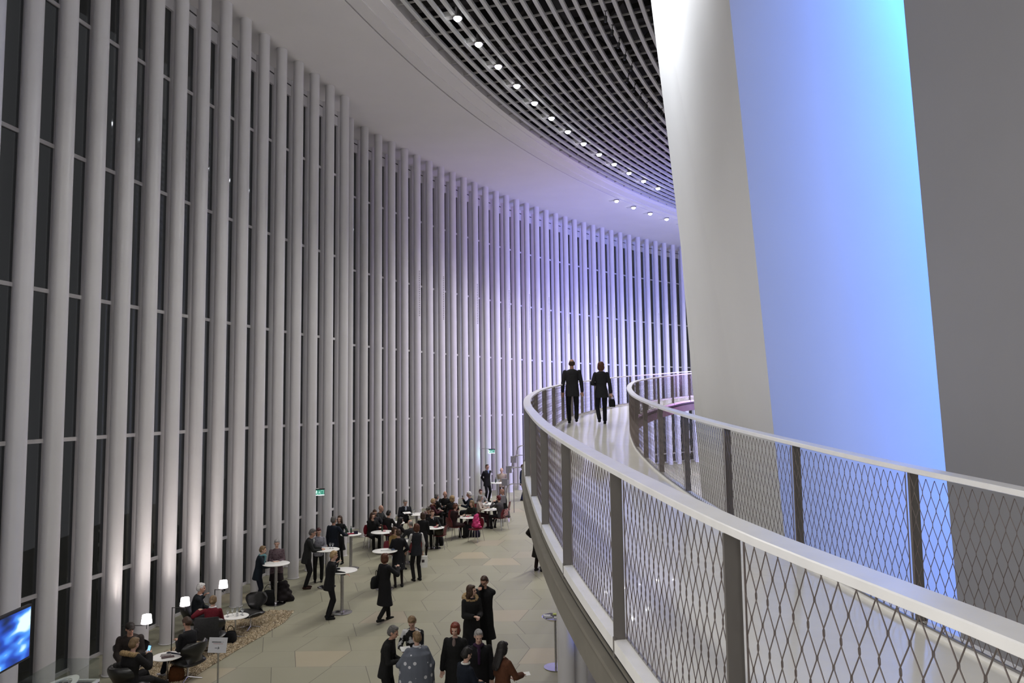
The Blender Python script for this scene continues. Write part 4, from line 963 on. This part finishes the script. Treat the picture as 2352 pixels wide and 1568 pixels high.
# hanging screen
def screen():
    c = Vector((-6.08, 8.98, 2.54)); root = empty('television', (c.x, c.y, 0)); tag(root, 'flat screen glowing blue and white on a black stand, at the left edge', 'screen')
    R_ = 1.62
    a = math.atan2(9.05-8.0, -5.93+5.89)
    b = MB(); b.box((0, 0, c.z), (1.12, .05, .66), rz=a); b.build('casing', M_BLACK, root, smooth=False, bevel=.008)
    m = bpy.data.materials.new('screen_picture'); m.use_nodes = True; nt = m.node_tree; N = nt.nodes; Lk = nt.links; bs = N['Principled BSDF']
    tc = N.new('ShaderNodeTexCoord'); mp = N.new('ShaderNodeMapping'); mp.inputs['Scale'].default_value = (.9, 1, 2.4); mp.inputs['Rotation'].default_value = (0, .6, 0); mp.inputs['Location'].default_value = (.33, 0, .1)
    nz = N.new('ShaderNodeTexNoise'); nz.inputs['Scale'].default_value = 2.0; nz.inputs['Detail'].default_value = 1.5
    Lk.new(tc.outputs['Object'], mp.inputs[0]); Lk.new(mp.outputs[0], nz.inputs['Vector'])
    r = N.new('ShaderNodeValToRGB'); e = r.color_ramp.elements; e[0].position = .36; e[0].color = (.0, .01, .05, 1); e[1].position = .64; e[1].color = (.65, .92, 1, 1); q = e.new(.48); q.color = (.01, .06, .45, 1); q = e.new(.57); q.color = (.06, .28, .9, 1)
    Lk.new(nz.outputs['Fac'], r.inputs['Fac']); Lk.new(r.outputs['Color'], bs.inputs['Emission Color']); bs.inputs['Emission Strength'].default_value = 1.1; bs.inputs['Base Color'].default_value = (.01, .01, .01, 1); bs.inputs['Roughness'].default_value = .2
    n_ = Vector((-math.sin(a), math.cos(a), 0)); n_ = n_ if n_.x > 0 else -n_
    b = MB(); b.box((0, 0, 0), (1.06, .004, .60)); o = b.build('picture', m, root, smooth=False); o.location = n_*.0275+Vector((0, 0, c.z)); o.rotation_euler = (0, 0, a)
    b = MB(); q = Vector((math.cos(a), math.sin(a), 0))*-.15-n_*.04; zf = fz(c.y); b.tube([(q.x, q.y, zf+.02), (q.x, q.y, 2.5)], .03, 10); b.lathe([(.01, 0), (.28, 0), (.28, .02), (.01, .03)], 24, (q.x, q.y, zf)); b.build('stand', M_BLACK, root)
screen()

# glass display case with a white model
def vitrine():
    root = empty('display_case', (-7.27, 11.80, 0), PI/2); tag(root, 'low glass display case with a white edge, at the bottom left corner', 'display case')
    b = MB(); b.box((0, 0, .105), (1.84, .68, 1.35)); b.build('plinth', mat('plinth_brown', (.16, .125, .10), .6, noise=.1), root, smooth=False)
    b = MB()
    for sx, sy, dx, dy in ((0, .32, 1.86, .035), (0, -.32, 1.86, .035), (.912, 0, .035, .605), (-.912, 0, .035, .605)): b.box((sx, sy, .80), (dx, dy, .04))
    b.build('white_edge', M_TOP, root, smooth=False)
    b = MB(); b.box((0, 0, .785), (1.78, .60, .01)); b.build('display_bed', mat('bed_grey', (.06, .06, .065), .6, noise=.1), root, smooth=False)
    gm = bpy.data.materials.new('clear_glass'); gm.use_nodes = True; nt = gm.node_tree; nt.nodes.remove(nt.nodes['Principled BSDF'])
    tr = nt.nodes.new('ShaderNodeBsdfTransparent'); tr.inputs[0].default_value = (.90, .92, .91, 1); gl = nt.nodes.new('ShaderNodeBsdfGlossy'); gl.inputs['Roughness'].default_value = .03
    fr = nt.nodes.new('ShaderNodeFresnel'); mx = nt.nodes.new('ShaderNodeMixShader'); gg = nt.nodes.new('ShaderNodeNewGeometry'); m1_ = nt.nodes.new('ShaderNodeMath'); m1_.operation = 'SUBTRACT'; m1_.inputs[0].default_value = 1; nt.links.new(gg.outputs['Backfacing'], m1_.inputs[1]); m2_ = nt.nodes.new('ShaderNodeMath'); m2_.operation = 'MULTIPLY'; nt.links.new(m1_.outputs[0], m2_.inputs[0]); nt.links.new(fr.outputs[0], m2_.inputs[1]); nt.links.new(m2_.outputs[0], mx.inputs[0]); nt.links.new(tr.outputs[0], mx.inputs[1]); nt.links.new(gl.outputs[0], mx.inputs[2]); nt.links.new(mx.outputs[0], nt.nodes['Material Output'].inputs[0])
    b = MB()
    for x, y, dx, dy in ((.92, 0, .010, .65), (-.92, 0, .010, .65), (0, .33, 1.83, .010), (0, -.33, 1.83, .010)): b.box((x, y, .985), (dx, dy, .33))
    b.box((0, 0, 1.156), (1.85, .67, .010)); b.build('glass_cover', gm, root, smooth=False)
    # scale model: pointed oval ring roof on a white base
    mo = empty('architectural_model', root.location, root.rotation_euler.z); tag(mo, 'white scale model of an eye-shaped building inside the glass display case', 'model')
    def lens(k, w, z): 
        return [Vector((.80*k*math.cos(t)+.02, .72*w*k*math.sin(t)*abs(math.sin(t))**.1, z)) for t in [2*PI*j/48 for j in range(48)]]
    b = MB(); o_, i_ = lens(1, .36, .93), lens(.80, .33, .935); lo = lens(1, .36, .915); li = lens(.80, .33, .92)
    vs = o_+i_+li+lo; fs = []
    for j in range(48):
        k = (j+1) % 48
        for p in range(4): q = (p+1) % 4; fs.append((p*48+j, p*48+k, q*48+k, q*48+j))
    b.add(vs, fs); fixn(b.build('ring_roof', M_TOP, mo))
    b = MB(); b.rings([lens(.93, .34, .795), lens(.93, .34, .83)]); fixn(b.build('base_plate', M_TOP, mo))
    b = MB()
    for j in range(0, 48, 2):
        q = lens(.90, .345, .9)[j]; b.tube([(q.x, q.y, .83), (q.x, q.y, .92)], .006, 5)
    b.build('model_columns', M_TOP, mo)
    b = MB()
    for x, w_, h_ in ((-.25, .14, .10), (.0, .18, .13), (.28, .13, .09)): b.box((x, 0, .83+h_/2), (.2, w_*1.6, h_), rz=.4)
    b.build('inner_blocks', M_TOP, mo, smooth=False)
    return root
vitrine()

# sign on a post
def sign():
    h = 1.33; p = atz(500, 1481, h); root = empty('sign_stand', fl(p.x, p.y), -.10); tag(root, 'white notice with an arrow on a steel post, bottom left of the floor', 'sign')
    tilt = .25
    b = MB(); b.box((0, 0, 0), (.355, .006, .265)); s_ = b.build('notice_board', mat('sign_white', (.46, .46, .47), .5, noise=.02), root, smooth=False); s_.location = (0, 0, h); s_.rotation_euler = (-tilt, 0, 0)
    b = MB()
    rnd = random.Random(5); x = -.115                               # bold line, far too small in the photo to read: word-like dashes
    while x < .06: w_ = rnd.choice((.008, .010, .012)); b.box((x+w_/2, -.0042, .052), (w_, .0012, .016)); x += w_+.0025
    for x in (.078, .094, .108): b.box((x, -.0042, .053), (.008, .0012, .006))
    t_ = b.build('bold_line', M_BLACK, s_, smooth=False)
    b = MB(); x = -.085
    while x < .10: w_ = rnd.choice((.006, .009, .012)); b.box((x+w_/2, -.0042, .024), (w_, .0012, .008)); x += w_+.003
    b.build('red_line', mat('sign_red', (.30, .10, .10), .5, noise=.05), s_, smooth=False)
    b = MB(); b.box((-.005, -.0042, -.05), (.085, .0012, .008)); b.box((.027, -.0042, -.040), (.036, .0012, .008), ry=.75); b.box((.027, -.0042, -.060), (.036, .0012, .008), ry=-.75); b.build('arrow', M_BLACK, s_, smooth=False)
    b = MB(); b.lathe([(.01, 0), (.16, 0), (.16, .01), (.02, .02), (.016, .03), (.016, h-.20), (.02, h-.19), (.02, h-.15), (.008, h-.14), (.008, h-.05)], 20, (0, .03, 0)); fixn(b.build('post', M_BRUSH, root))
sign()

# brochure stand
def brochures():
    p = atz(1277, 1532, 0); root = empty('brochure_stand', fl(p.x, p.y)); tag(root, 'round steel brochure stand beside the column under the walkway', 'stand')
    b = MB(); b.lathe([(.01, 0), (.26, 0), (.26, .012), (.01, .02)], 36); fixn(b.build('base_plate', M_CHROME, root))
    b = MB(); b.tube([(0, 0, .02), (0, 0, .98)], .022, 12); b.build('pole', M_BRUSH, root)
    b = MB(); b.lathe([(.03, .96), (.20, 1.0), (.29, 1.06), (.28, 1.06), (.19, 1.01)], 30); fixn(b.build('tray', M_CHROME, root))
    for i, (x, y, c, w_) in enumerate(((-.17, .05, (.6, .6, .58), 0), (-.14, -.10, (.3, .3, .28), .1), (.04, .12, (.5, .55, .15), .2), (.03, -.02, (.03, .03, .03), 0), (.04, -.14, (.45, .45, .42), -.1), (.16, -.05, (.5, .52, .2), .1))):
        b = MB()
        for k in range(3+i % 3): b.box((0, 0, k*.008), (.15, .10, .006), rz=.05*math.sin(k*2+i))
        o = b.build('brochure_stack', mat('brochure_%d' % i, c, .5, noise=.15, nscale=40), None, smooth=False); o.location = (p.x+x, p.y+y, fz(p.y)+1.055); o.rotation_euler = (0, 0, w_)
        tag(o, ['white brochures at the far left of the brochure stand', 'grey brochures at the front left of the brochure stand', 'lime-edged brochures at the back of the brochure stand', 'black-covered brochures in the middle of the brochure stand',
                'pale brochures at the front of the brochure stand', 'yellow-green brochures nearest the column on the brochure stand'][i], 'brochure')
brochures()

# exit signs
def exit_sign(px, py, Y, label):
    p = atY(px, py, Y); root = empty('exit_sign', p, .25); tag(root, label, 'sign')
    w_, h_ = .30, .16
    b = MB(); b.box((0, 0, h_/2+.02), (w_+.03, .09, .035)); b.build('sign_housing', M_BLACK, root, smooth=False)
    b = MB(); b.box((0, 0, 0), (w_, .012, h_)); b.build('green_panel', mat('exit_green', (.01, .10, .06), .4, emit=(.02, .30, .20), estr=.55, noise=.02), root, smooth=False)
    M_E = mat('exit_white', (.8, .8, .8), .4, emit=(.55, 1, .85), estr=.9, noise=.01)
    b = MB(); f_ = -.008
    b.box((-.095, f_, .045), (.024, .003, .024)); b.box((-.10, f_, .01), (.022, .003, .055), ry=.35); b.box((-.075, f_, .012), (.05, .003, .012), ry=.5); b.box((-.125, f_, .02), (.04, .003, .012), ry=-.6); b.box((-.115, f_, -.035), (.014, .003, .055), ry=.7); b.box((-.08, f_, -.035), (.014, .003, .055), ry=-.35)
    b.build('running_figure', M_E, root, smooth=False)
    b = MB(); b.box((-.01, f_, .015), (.014, .003, .07)); b.box((-.022, f_, -.025), (.014, .003, .045), ry=.75); b.box((.002, f_, -.025), (.014, .003, .045), ry=-.75); b.build('down_arrow', M_E, root, smooth=False)
    b = MB()
    b.box((.045, f_, 0), (.008, .003, .12)); b.box((.115, f_, 0), (.008, .003, .12)); b.box((.08, f_, .058), (.078, .003, .006)); b.build('door_symbol', M_E, root, smooth=False)
    b = MB(); b.box((0, 0, -h_/2-.012), (w_, .02, .022)); b.box((-w_/2-.012, 0, 0), (.02, .02, h_)); b.build('light_edge', mat('exit_edge', (.9, .9, .9), .4, emit=(.7, 1, .95), estr=2.0, noise=.01), root, smooth=False)
    cs = min((o for o in COL.objects if o.name.startswith('facade_column')), key=lambda o: (Vector((o.location.x, o.location.y))-Vector((p.x-.1, p.y))).length); e_ = Matrix.Rotation(-.25, 3, 'Z') @ Vector((cs.location.x-p.x, cs.location.y-p.y, 0)); b = MB(); b.tube([(e_.x, e_.y, h_/2+.06), (0, 0, h_/2+.03)], .012, 6); b.build('bracket', M_BRUSH, root)
    light('POINT', 'exit_sign_glow', (p.x-.24, p.y-.08, p.z-.12), 5.0, (.45, 1, .85), shadow_soft_size=.03)
exit_sign(734, 1130, 24.6, 'green running-man exit sign on a column at the left, above the standing guests')
exit_sign(1129.5, 1036, 36.9, 'green running-man exit sign on the far columns, above the man in the blue shirt')

# stair rail with box lamps, far right
root = None
def stair_rail(i, x0, x1, y, Y, bx):
    A = atY(x0, y, Y); B = atY(x1, y, Y); o = Vector((A.x, A.y, 0)); rt = empty('stair_handrail', (A.x, A.y, A.z-.9)); oo = rt.location
    tag(rt, ['lowest bent steel handrail of the far stairs', 'second lowest bent steel handrail of the far stairs', 'middle bent steel handrail of the far stairs', 'second highest bent steel handrail of the far stairs'][i], 'handrail')
    b = MB(); b.tube([Vector((A.x-.22, A.y, A.z-.52)), Vector((A.x-.20, A.y, A.z-.25)), Vector((A.x-.14, A.y, A.z-.08)), A, B]-oo if False else [v-oo for v in (Vector((A.x-.22, A.y, A.z-.52)), Vector((A.x-.20, A.y, A.z-.25)), Vector((A.x-.14, A.y, A.z-.08)), A, B, B-Vector((0, 0, .9)))], .024, 8)
    b.build('rail', M_BRUSH, rt)
    b = MB(); b.box(Vector((A.x-.36, A.y, A.z-.62))-oo, (.26, .10, .30)); b.box(Vector((A.x-.27, A.y, A.z-.52))-oo, (.10, .03, .03)); b.build('box_lamp', mat('box_lamp_grey', (.22, .22, .23), .5, noise=.05), rt, smooth=False, bevel=.01)
    b = MB(); b.tube([Vector((A.x-.36, A.y, A.z-.75))-oo, Vector((A.x-.36, A.y, fz(A.y)))-oo], .02, 8); b.build('support_post', M_BRUSH, rt)
stair_rail(0, 1174, 1206, 1111, 31.0, 0)
stair_rail(1, 1178, 1206, 1073, 32.0, 0)
stair_rail(2, 1187, 1206, 1045, 33.0, 0)
stair_rail(3, 1197, 1206, 1023, 34.0, 0)

# bags and small things
def bag(name, loc, d, m, label, rz=0., strap=True, cat='bag', group=None):
    root = empty(name, loc, rz); tag(root, label, cat, group)
    b = MB(); w_, t_, h_ = d
    rows = [[Vector((math.copysign(abs(math.cos(a))**.6, math.cos(a))*w_/2*k, math.copysign(abs(math.sin(a))**.6, math.sin(a))*t_/2*k, z)) for a in [2*PI*j/20 for j in range(20)]] for z, k in ((0, .9), (.02, 1.), (h_*.5, 1.04), (h_*.9, .85), (h_, .6))]
    b.rings(rows); fixn(b.build('pouch', m, root, angle=60))
    if strap:
        b = MB(); b.tube([(math.cos(t)*w_*.32, 0, h_*.95+math.sin(t)*h_*.55) for t in [PI*j/10 for j in range(11)]], .008, 6); b.build('strap', m, root)
    return root
B_BLK = cloth((.008, .008, .009)); B_BRN = cloth((.10, .035, .010)); B_PINK = mat('pink_satin', (.55, .03, .16), .4, noise=.1, nscale=10); B_GRN = cloth((.05, .045, .03))
q = atz(628, 1383, 0); bag('shoulder_bag', fl(q.x-.10, q.y-.05), (.42, .34, .34), B_BLK, 'black bag on the floor left of the leftmost tall table pole')
def coat_heap(loc, m, label, w_=.5, h_=.5, rz=0):
    b = MB()
    rn = random.Random(int(w_*100+h_*37))
    for k in range(22):
        t = k/21; a = k*2.4; rr_ = w_*(.34-.22*t); b.ball((math.cos(a)*rr_*.8, math.sin(a)*rr_*.6, h_*(.10+.72*t)), w_*(.20-.07*t), 10, 7, (1+.5*rn.random(), .7, .55+.5*rn.random()))
    root = empty('folded_coat', loc, rz); tag(root, label, 'coat'); fuse(b, 'cloth_heap', m, root, .022, 2, .006); return root
coat_heap(fl(q.x+.22, q.y+.12), cloth((.012, .009, .010)), 'dark coats heaped on the floor right of the leftmost tall table pole', .62, .62)
h_ = hand_pos(pw2, 'R'); bag('handbag', (h_.x+.02, h_.y, h_.z-.33), (.17, .07, .22), B_BLK, 'small black handbag held by the woman on the walkway')
b = MB(); b.tube([(math.cos(t)*.05, 0, -.11+math.sin(t)*.12) for t in [PI+2.6*(j/10-.5)*1.15+PI/2-PI/2 for j in range(11)]], .006, 6)
for r, nm, side, dz in (('red-haired woman in a long', 'shoulder_bag', 'L', .0),):
    rr = [o for o in COL.objects if o.get('label', '').startswith(r)][0]; w0 = wpt(rr, (-.30, -.04, .80)); bag('shoulder_bag', w0, (.13, .34, .30), B_BLK, 'black shoulder bag of the red-haired woman walking in a coat', rz=rr.rotation_euler.z)
rr = [o for o in COL.objects if o.get('label', '').startswith('woman with a copper bob')][0]; w0 = hand_pos(rr, 'R')
root = empty('tote_bag', (w0.x+.02, w0.y-.02, w0.z-.44), .25); tag(root, 'white paper carrier bag with a dark square, held by the woman in a waistcoat', 'bag')
b = MB(); b.box((0, 0, .16), (.26, .09, .34)); b.build('paper_body', M_PAPER, root, smooth=False)
b = MB(); b.box((-.01, -.047, .19), (.085, .003, .085)); b.build('dark_square', mat('square_print', (.04, .03, .035), .6, noise=.4, nscale=30), root, smooth=False)
b = MB(); b.tube([(-.07, 0, .33), (-.05, 0, .42), (.05, 0, .42), (.07, 0, .33)], .004, 5); b.build('strap', M_PAPER, root)
bag('handbag', fl(CHX[0], CHX[1], .475), (.34, .26, .20), B_GRN, 'olive and brown bag lying on the empty red cafe chair', rz=.5)
q = atz(1015, 1252, 0); bag('backpack', fl(q.x-.05, q.y+.05), (.18, .30, .34), B_BLK, 'black bag on the floor beside the empty red cafe chair', rz=.3)
coat_heap(fl(CHP[0], CHP[1], .47), B_PINK, 'bright pink satin coat bundled on a red cafe chair', .40, .62)
q = atz(1081, 1233, 0); bag('backpack', fl(q.x-.12, q.y+.05), (.34, .28, .46), B_BLK, 'large black backpack on the floor under the low table by the pink coat')
bag('handbag', fl(q.x+.22, q.y+.0), (.30, .16, .26), cloth((.012, .010, .022)), 'dark purple handbag on the floor before the pink coat')
q = atz(405, 1562, 0); bag('tote_bag', fl(q.x, q.y), (.30, .26, .30), B_BRN, 'tan brown leather bag on the rug at the feet of the parka wearer', rz=.4)
q = atz(541, 1475, 0); bag('handbag', fl(q.x-.12, q.y), (.26, .22, .26), B_BLK, 'round black bag on the pebbled rug right of the notice')
q = atz(1158, 1205, 0)
rr = [o for o in COL.objects if o.get('label', '').startswith('seated woman with crimson')][0]
w0 = wpt(rr, (0, -.30, .52)); coat_heap(fl(w0.x, w0.y, .50), pattern_cloth('pink_grey_jacket', (.42, .22, .22), (.07, .065, .07), 5, .5, 'NOISE'), 'grey jacket with pink lining hung over a red chair back', .34, .42)
rr = RL[1]; w0 = wpt(rr, (0, -.42, .30))
b = MB(); rows = [[Vector((x*.26*(1+.1*t), -.03*math.sin(t*3)+d_*.5-.06*(1-abs(x)), .58-t*.50)) for x, d_ in ((-1, 0), (-.5, -.04), (0, -.06), (.5, -.04), (1, 0), (.5, .02), (0, .02), (-.5, .02))] for t in (0, .25, .5, .75, 1)]
b.rings(rows); o = fixn(b.build('draped_coat', cloth((.030, .030, .030)), None)); o.location = w0; o.rotation_euler = (0, 0, rr.rotation_euler.z); tag(o, 'dark grey coat draped over the lounge chair behind the red sweater', 'coat')
# phones and papers in hands
def small_box(name, loc, d, m, label, cat, rz=0., rx=0., group=None):
    b = MB(); b.box((0, 0, 0), d); o = b.build(name, m, smooth=False); o.location = loc; o.rotation_euler = (rx, 0, rz); tag(o, label, cat, group); return o
def who(s): return [o for o in COL.objects if o.get('label', '').startswith(s)][0]
M_PHONE = mat('phone_screen', (.02, .02, .02), .2, emit=(.25, .55, 1), estr=1.3, noise=.02)
a_ = hand_pos(RL[4], 'R', .09); ph = empty('phone', a_+Vector((-.02, .02, .03)), -.35); tag(ph, 'phone with a bright blue screen in the hands of the parka wearer', 'phone')
b = MB(); b.box((0, 0, 0), (.075, .009, .15), rx=-.3); b.build('phone_case', M_BLACK, ph, smooth=False); b = MB(); b.box((0, -.0055, 0), (.068, .002, .135), rx=-.3); b.build('phone_screen', M_PHONE, ph, smooth=False)
a_ = hand_pos(who('seated white-haired man'), 'R', .10); small_box('phone', a_+Vector((0, 0, .03)), (.07, .01, .14), M_BLACK, 'black phone held up by the white-haired seated man', 'phone', rz=1.2)
r_ = who('woman with very long black hair'); a_ = hand_pos(r_, 'R', .10); small_box('leaflet', a_, (.20, .10, .006), M_PAPER, 'white leaflet in the hand of the woman with very long black hair', 'leaflet', rz=.3, rx=.3)
r_ = who('blond woman in a black and white'); a_ = (hand_pos(r_, 'R', .09)+hand_pos(r_, 'L', .09))/2; small_box('booklet', a_+Vector((0, 0, .02)), (.19, .14, .006), M_PAPER, 'white booklet held by the woman in the patterned jacket', 'booklet', rz=.4, rx=.35)
r_ = who('seated grey-haired man in a dark suit'); a_ = (hand_pos(r_, 'R', .07)+hand_pos(r_, 'L', .07))/2; small_box('newspaper', a_+Vector((0, 0, .02)), (.30, .20, .008), M_PAPER, 'papers on the lap of the seated man in a suit', 'paper', rz=.5, rx=.2)
# things on the tables
def bottle_mesh(m, h, r, nm):
    b = MB(); b.lathe([(.01, 0), (r, 0), (r, h*.55), (r*.4, h*.75), (r*.4, h), (.005, h)], 12); o = fixn(b.build(nm, m)); return o
def glass_mesh(h, r):
    b = MB(); b.lathe([(.004, .0), (r, 0), (r*.95, .004), (.006, .008), (.006, h*.45), (r*.8, h*.6), (r, h*.8), (r*.9, h), (r*.86, h), (r*.95, h*.8), (r*.75, h*.62), (.004, h*.5)], 12); return fixn(b.build('wine_glass', M_GLASSW))
G0 = glass_mesh(.17, .033); BT0 = bottle_mesh(M_GREEN, .24, .03, 'bottle'); g_used = False; b_used = False
def put_glass(k, dx, dy, label, z=None, group=None):
    global g_used
    o = G0.copy() if g_used else G0
    if g_used: COL.objects.link(o)
    g_used = True; t = TB[k] if isinstance(k, str) else k; o.location = (t.x+dx, t.y+dy, t.z+.001); tag(o, label, 'glass', group)
def put_bottle(k, dx, dy, label):
    global b_used
    o = BT0.copy() if b_used else BT0
    if b_used: COL.objects.link(o)
    b_used = True; t = TB[k]; o.location = (t.x+dx, t.y+dy, t.z+.001); tag(o, label, 'bottle')
put_glass('B', .07, .10, 'left stemmed glass on the second tall table'); put_glass('B', .16, .06, 'right stemmed glass on the second tall table')
put_bottle('C', -.18, .10, 'left green bottle on the third tall table'); put_bottle('C', -.02, .12, 'right green bottle on the third tall table')
put_glass('H', -.12, .12, 'left stemmed glass on the low table before the reader'); put_glass('H', .14, .12, 'right stemmed glass on the low table before the reader')
put_bottle('K', -.12, .05, 'dark bottle on the farthest tall table'); put_glass('K', .0, -.02, 'left stemmed glass on the farthest tall table'); put_glass('K', .07, .03, 'right stemmed glass on the farthest tall table')
put_bottle('F', -.02, .12, 'small bottle on the left low table by the woman resting her chin')
put_glass('G', .02, .05, 'stemmed glass on the newspaper table'); put_glass('L', -.14, .06, 'left stemmed glass on the low table with menus'); put_glass('L', -.05, .14, 'middle stemmed glass on the low table with menus'); put_glass('L', .10, .12, 'right stemmed glass on the low table with menus')
for i, (dx, dy) in enumerate(((-.10, .06), (-.02, .16), (.04, .0), (.10, .12), (.16, .04), (-.16, -.08))):
    put_glass(T1, dx, dy, ['stemmed glass among a cluster on the lounge side table'][0], group='glasses on the lounge side table')
def paper(k, dx, dy, d, m, label, name='napkin', cat='napkin', rz=.3):
    t = TB[k] if isinstance(k, str) else k; small_box(name, (t.x+dx, t.y+dy, t.z+d[2]/2+.001), d, m, label, cat, rz=rz)
M_NAPR = cloth((.30, .02, .05)); M_PINKN = cloth((.55, .18, .22))
paper('D', -.18, .08, (.20, .09, .035), B_BLK, 'black purse on the foreground tall table', 'purse', 'purse')
paper('D', -.22, -.03, (.10, .05, .02), M_NAPR, 'red glove beside the black purse on the foreground tall table', 'glove', 'glove')
paper('B', -.14, .0, (.16, .12, .008), M_PAPER, 'white leaflet on the second tall table', 'leaflet', 'leaflet')
paper('A', .0, .02, (.16, .10, .008), M_PAPER, 'white paper under the hands on the leftmost tall table', 'leaflet', 'leaflet')
paper('C', -.04, -.04, (.30, .08, .03), M_NAPR, 'dark red flowers or napkins on the third tall table', 'napkin', 'napkin')
paper('C', .16, .02, (.12, .10, .09), cloth((.02, .015, .035)), 'dark purple purse at the right of the third tall table', 'purse', 'purse')
paper('E', .04, .02, (.30, .18, .03), M_PAPER, 'crumpled white papers on the tall table behind the red-haired walker', 'paper', 'paper', .1)
paper('E', .20, .06, (.14, .10, .03), cloth((.12, .16, .25)), 'blue-grey cloth beside the crumpled papers', 'cloth', 'cloth', .7)
paper('G', -.12, -.08, (.28, .20, .01), M_PAPER, 'newspaper on the low table behind the seated woman', 'newspaper', 'newspaper', .8)
paper('I', .06, .03, (.14, .12, .025), M_PINKN, 'pink napkin on the low table before the fair-haired woman')
paper('I', -.14, .06, (.14, .12, .03), M_PAPER, 'white napkin beside the pink one on a low table', rz=1.)
paper('F', .05, .10, (.10, .08, .02), M_PINKN, 'pink napkin on the left low table')
paper('J', .0, .02, (.12, .10, .04), M_PINKN, 'pink packet on the low table by the pink coat', 'packet', 'packet')
paper('J', -.14, .06, (.14, .10, .02), M_PAPER, 'white napkin on the low table by the pink coat', rz=.9)
paper('M', -.1, -.02, (.14, .10, .01), M_PAPER, 'white paper on the low table before the bald man in black', 'leaflet', 'leaflet')
t = TB['L']; small_box('menu_card', (t.x+.02, t.y-.06, t.z+.075), (.10, .008, .15), M_PAPER, 'upright white menu card on the low table with menus', 'menu', rz=.5)
small_box('magazine', (T2.x-.06, T2.y+.05, T2.z+.006), (.20, .14, .01), mat('magazine_grey', (.25, .23, .22), .4, noise=.5, nscale=18), 'grey magazine at the back of the side table', 'magazine', rz=.3)
small_box('magazine', (T2.x+.04, T2.y-.08, T2.z+.006), (.24, .12, .01), mat('magazine_dark', (.06, .03, .03), .4, noise=.5, nscale=18), 'dark magazine at the front of the side table', 'magazine', rz=.5)
small_box('leaflet', (T1.x-.16, T1.y+.02, T1.z+.006), (.16, .10, .01), M_PAPER, 'leaflet between the glasses on the lounge side table', 'leaflet', rz=.3)
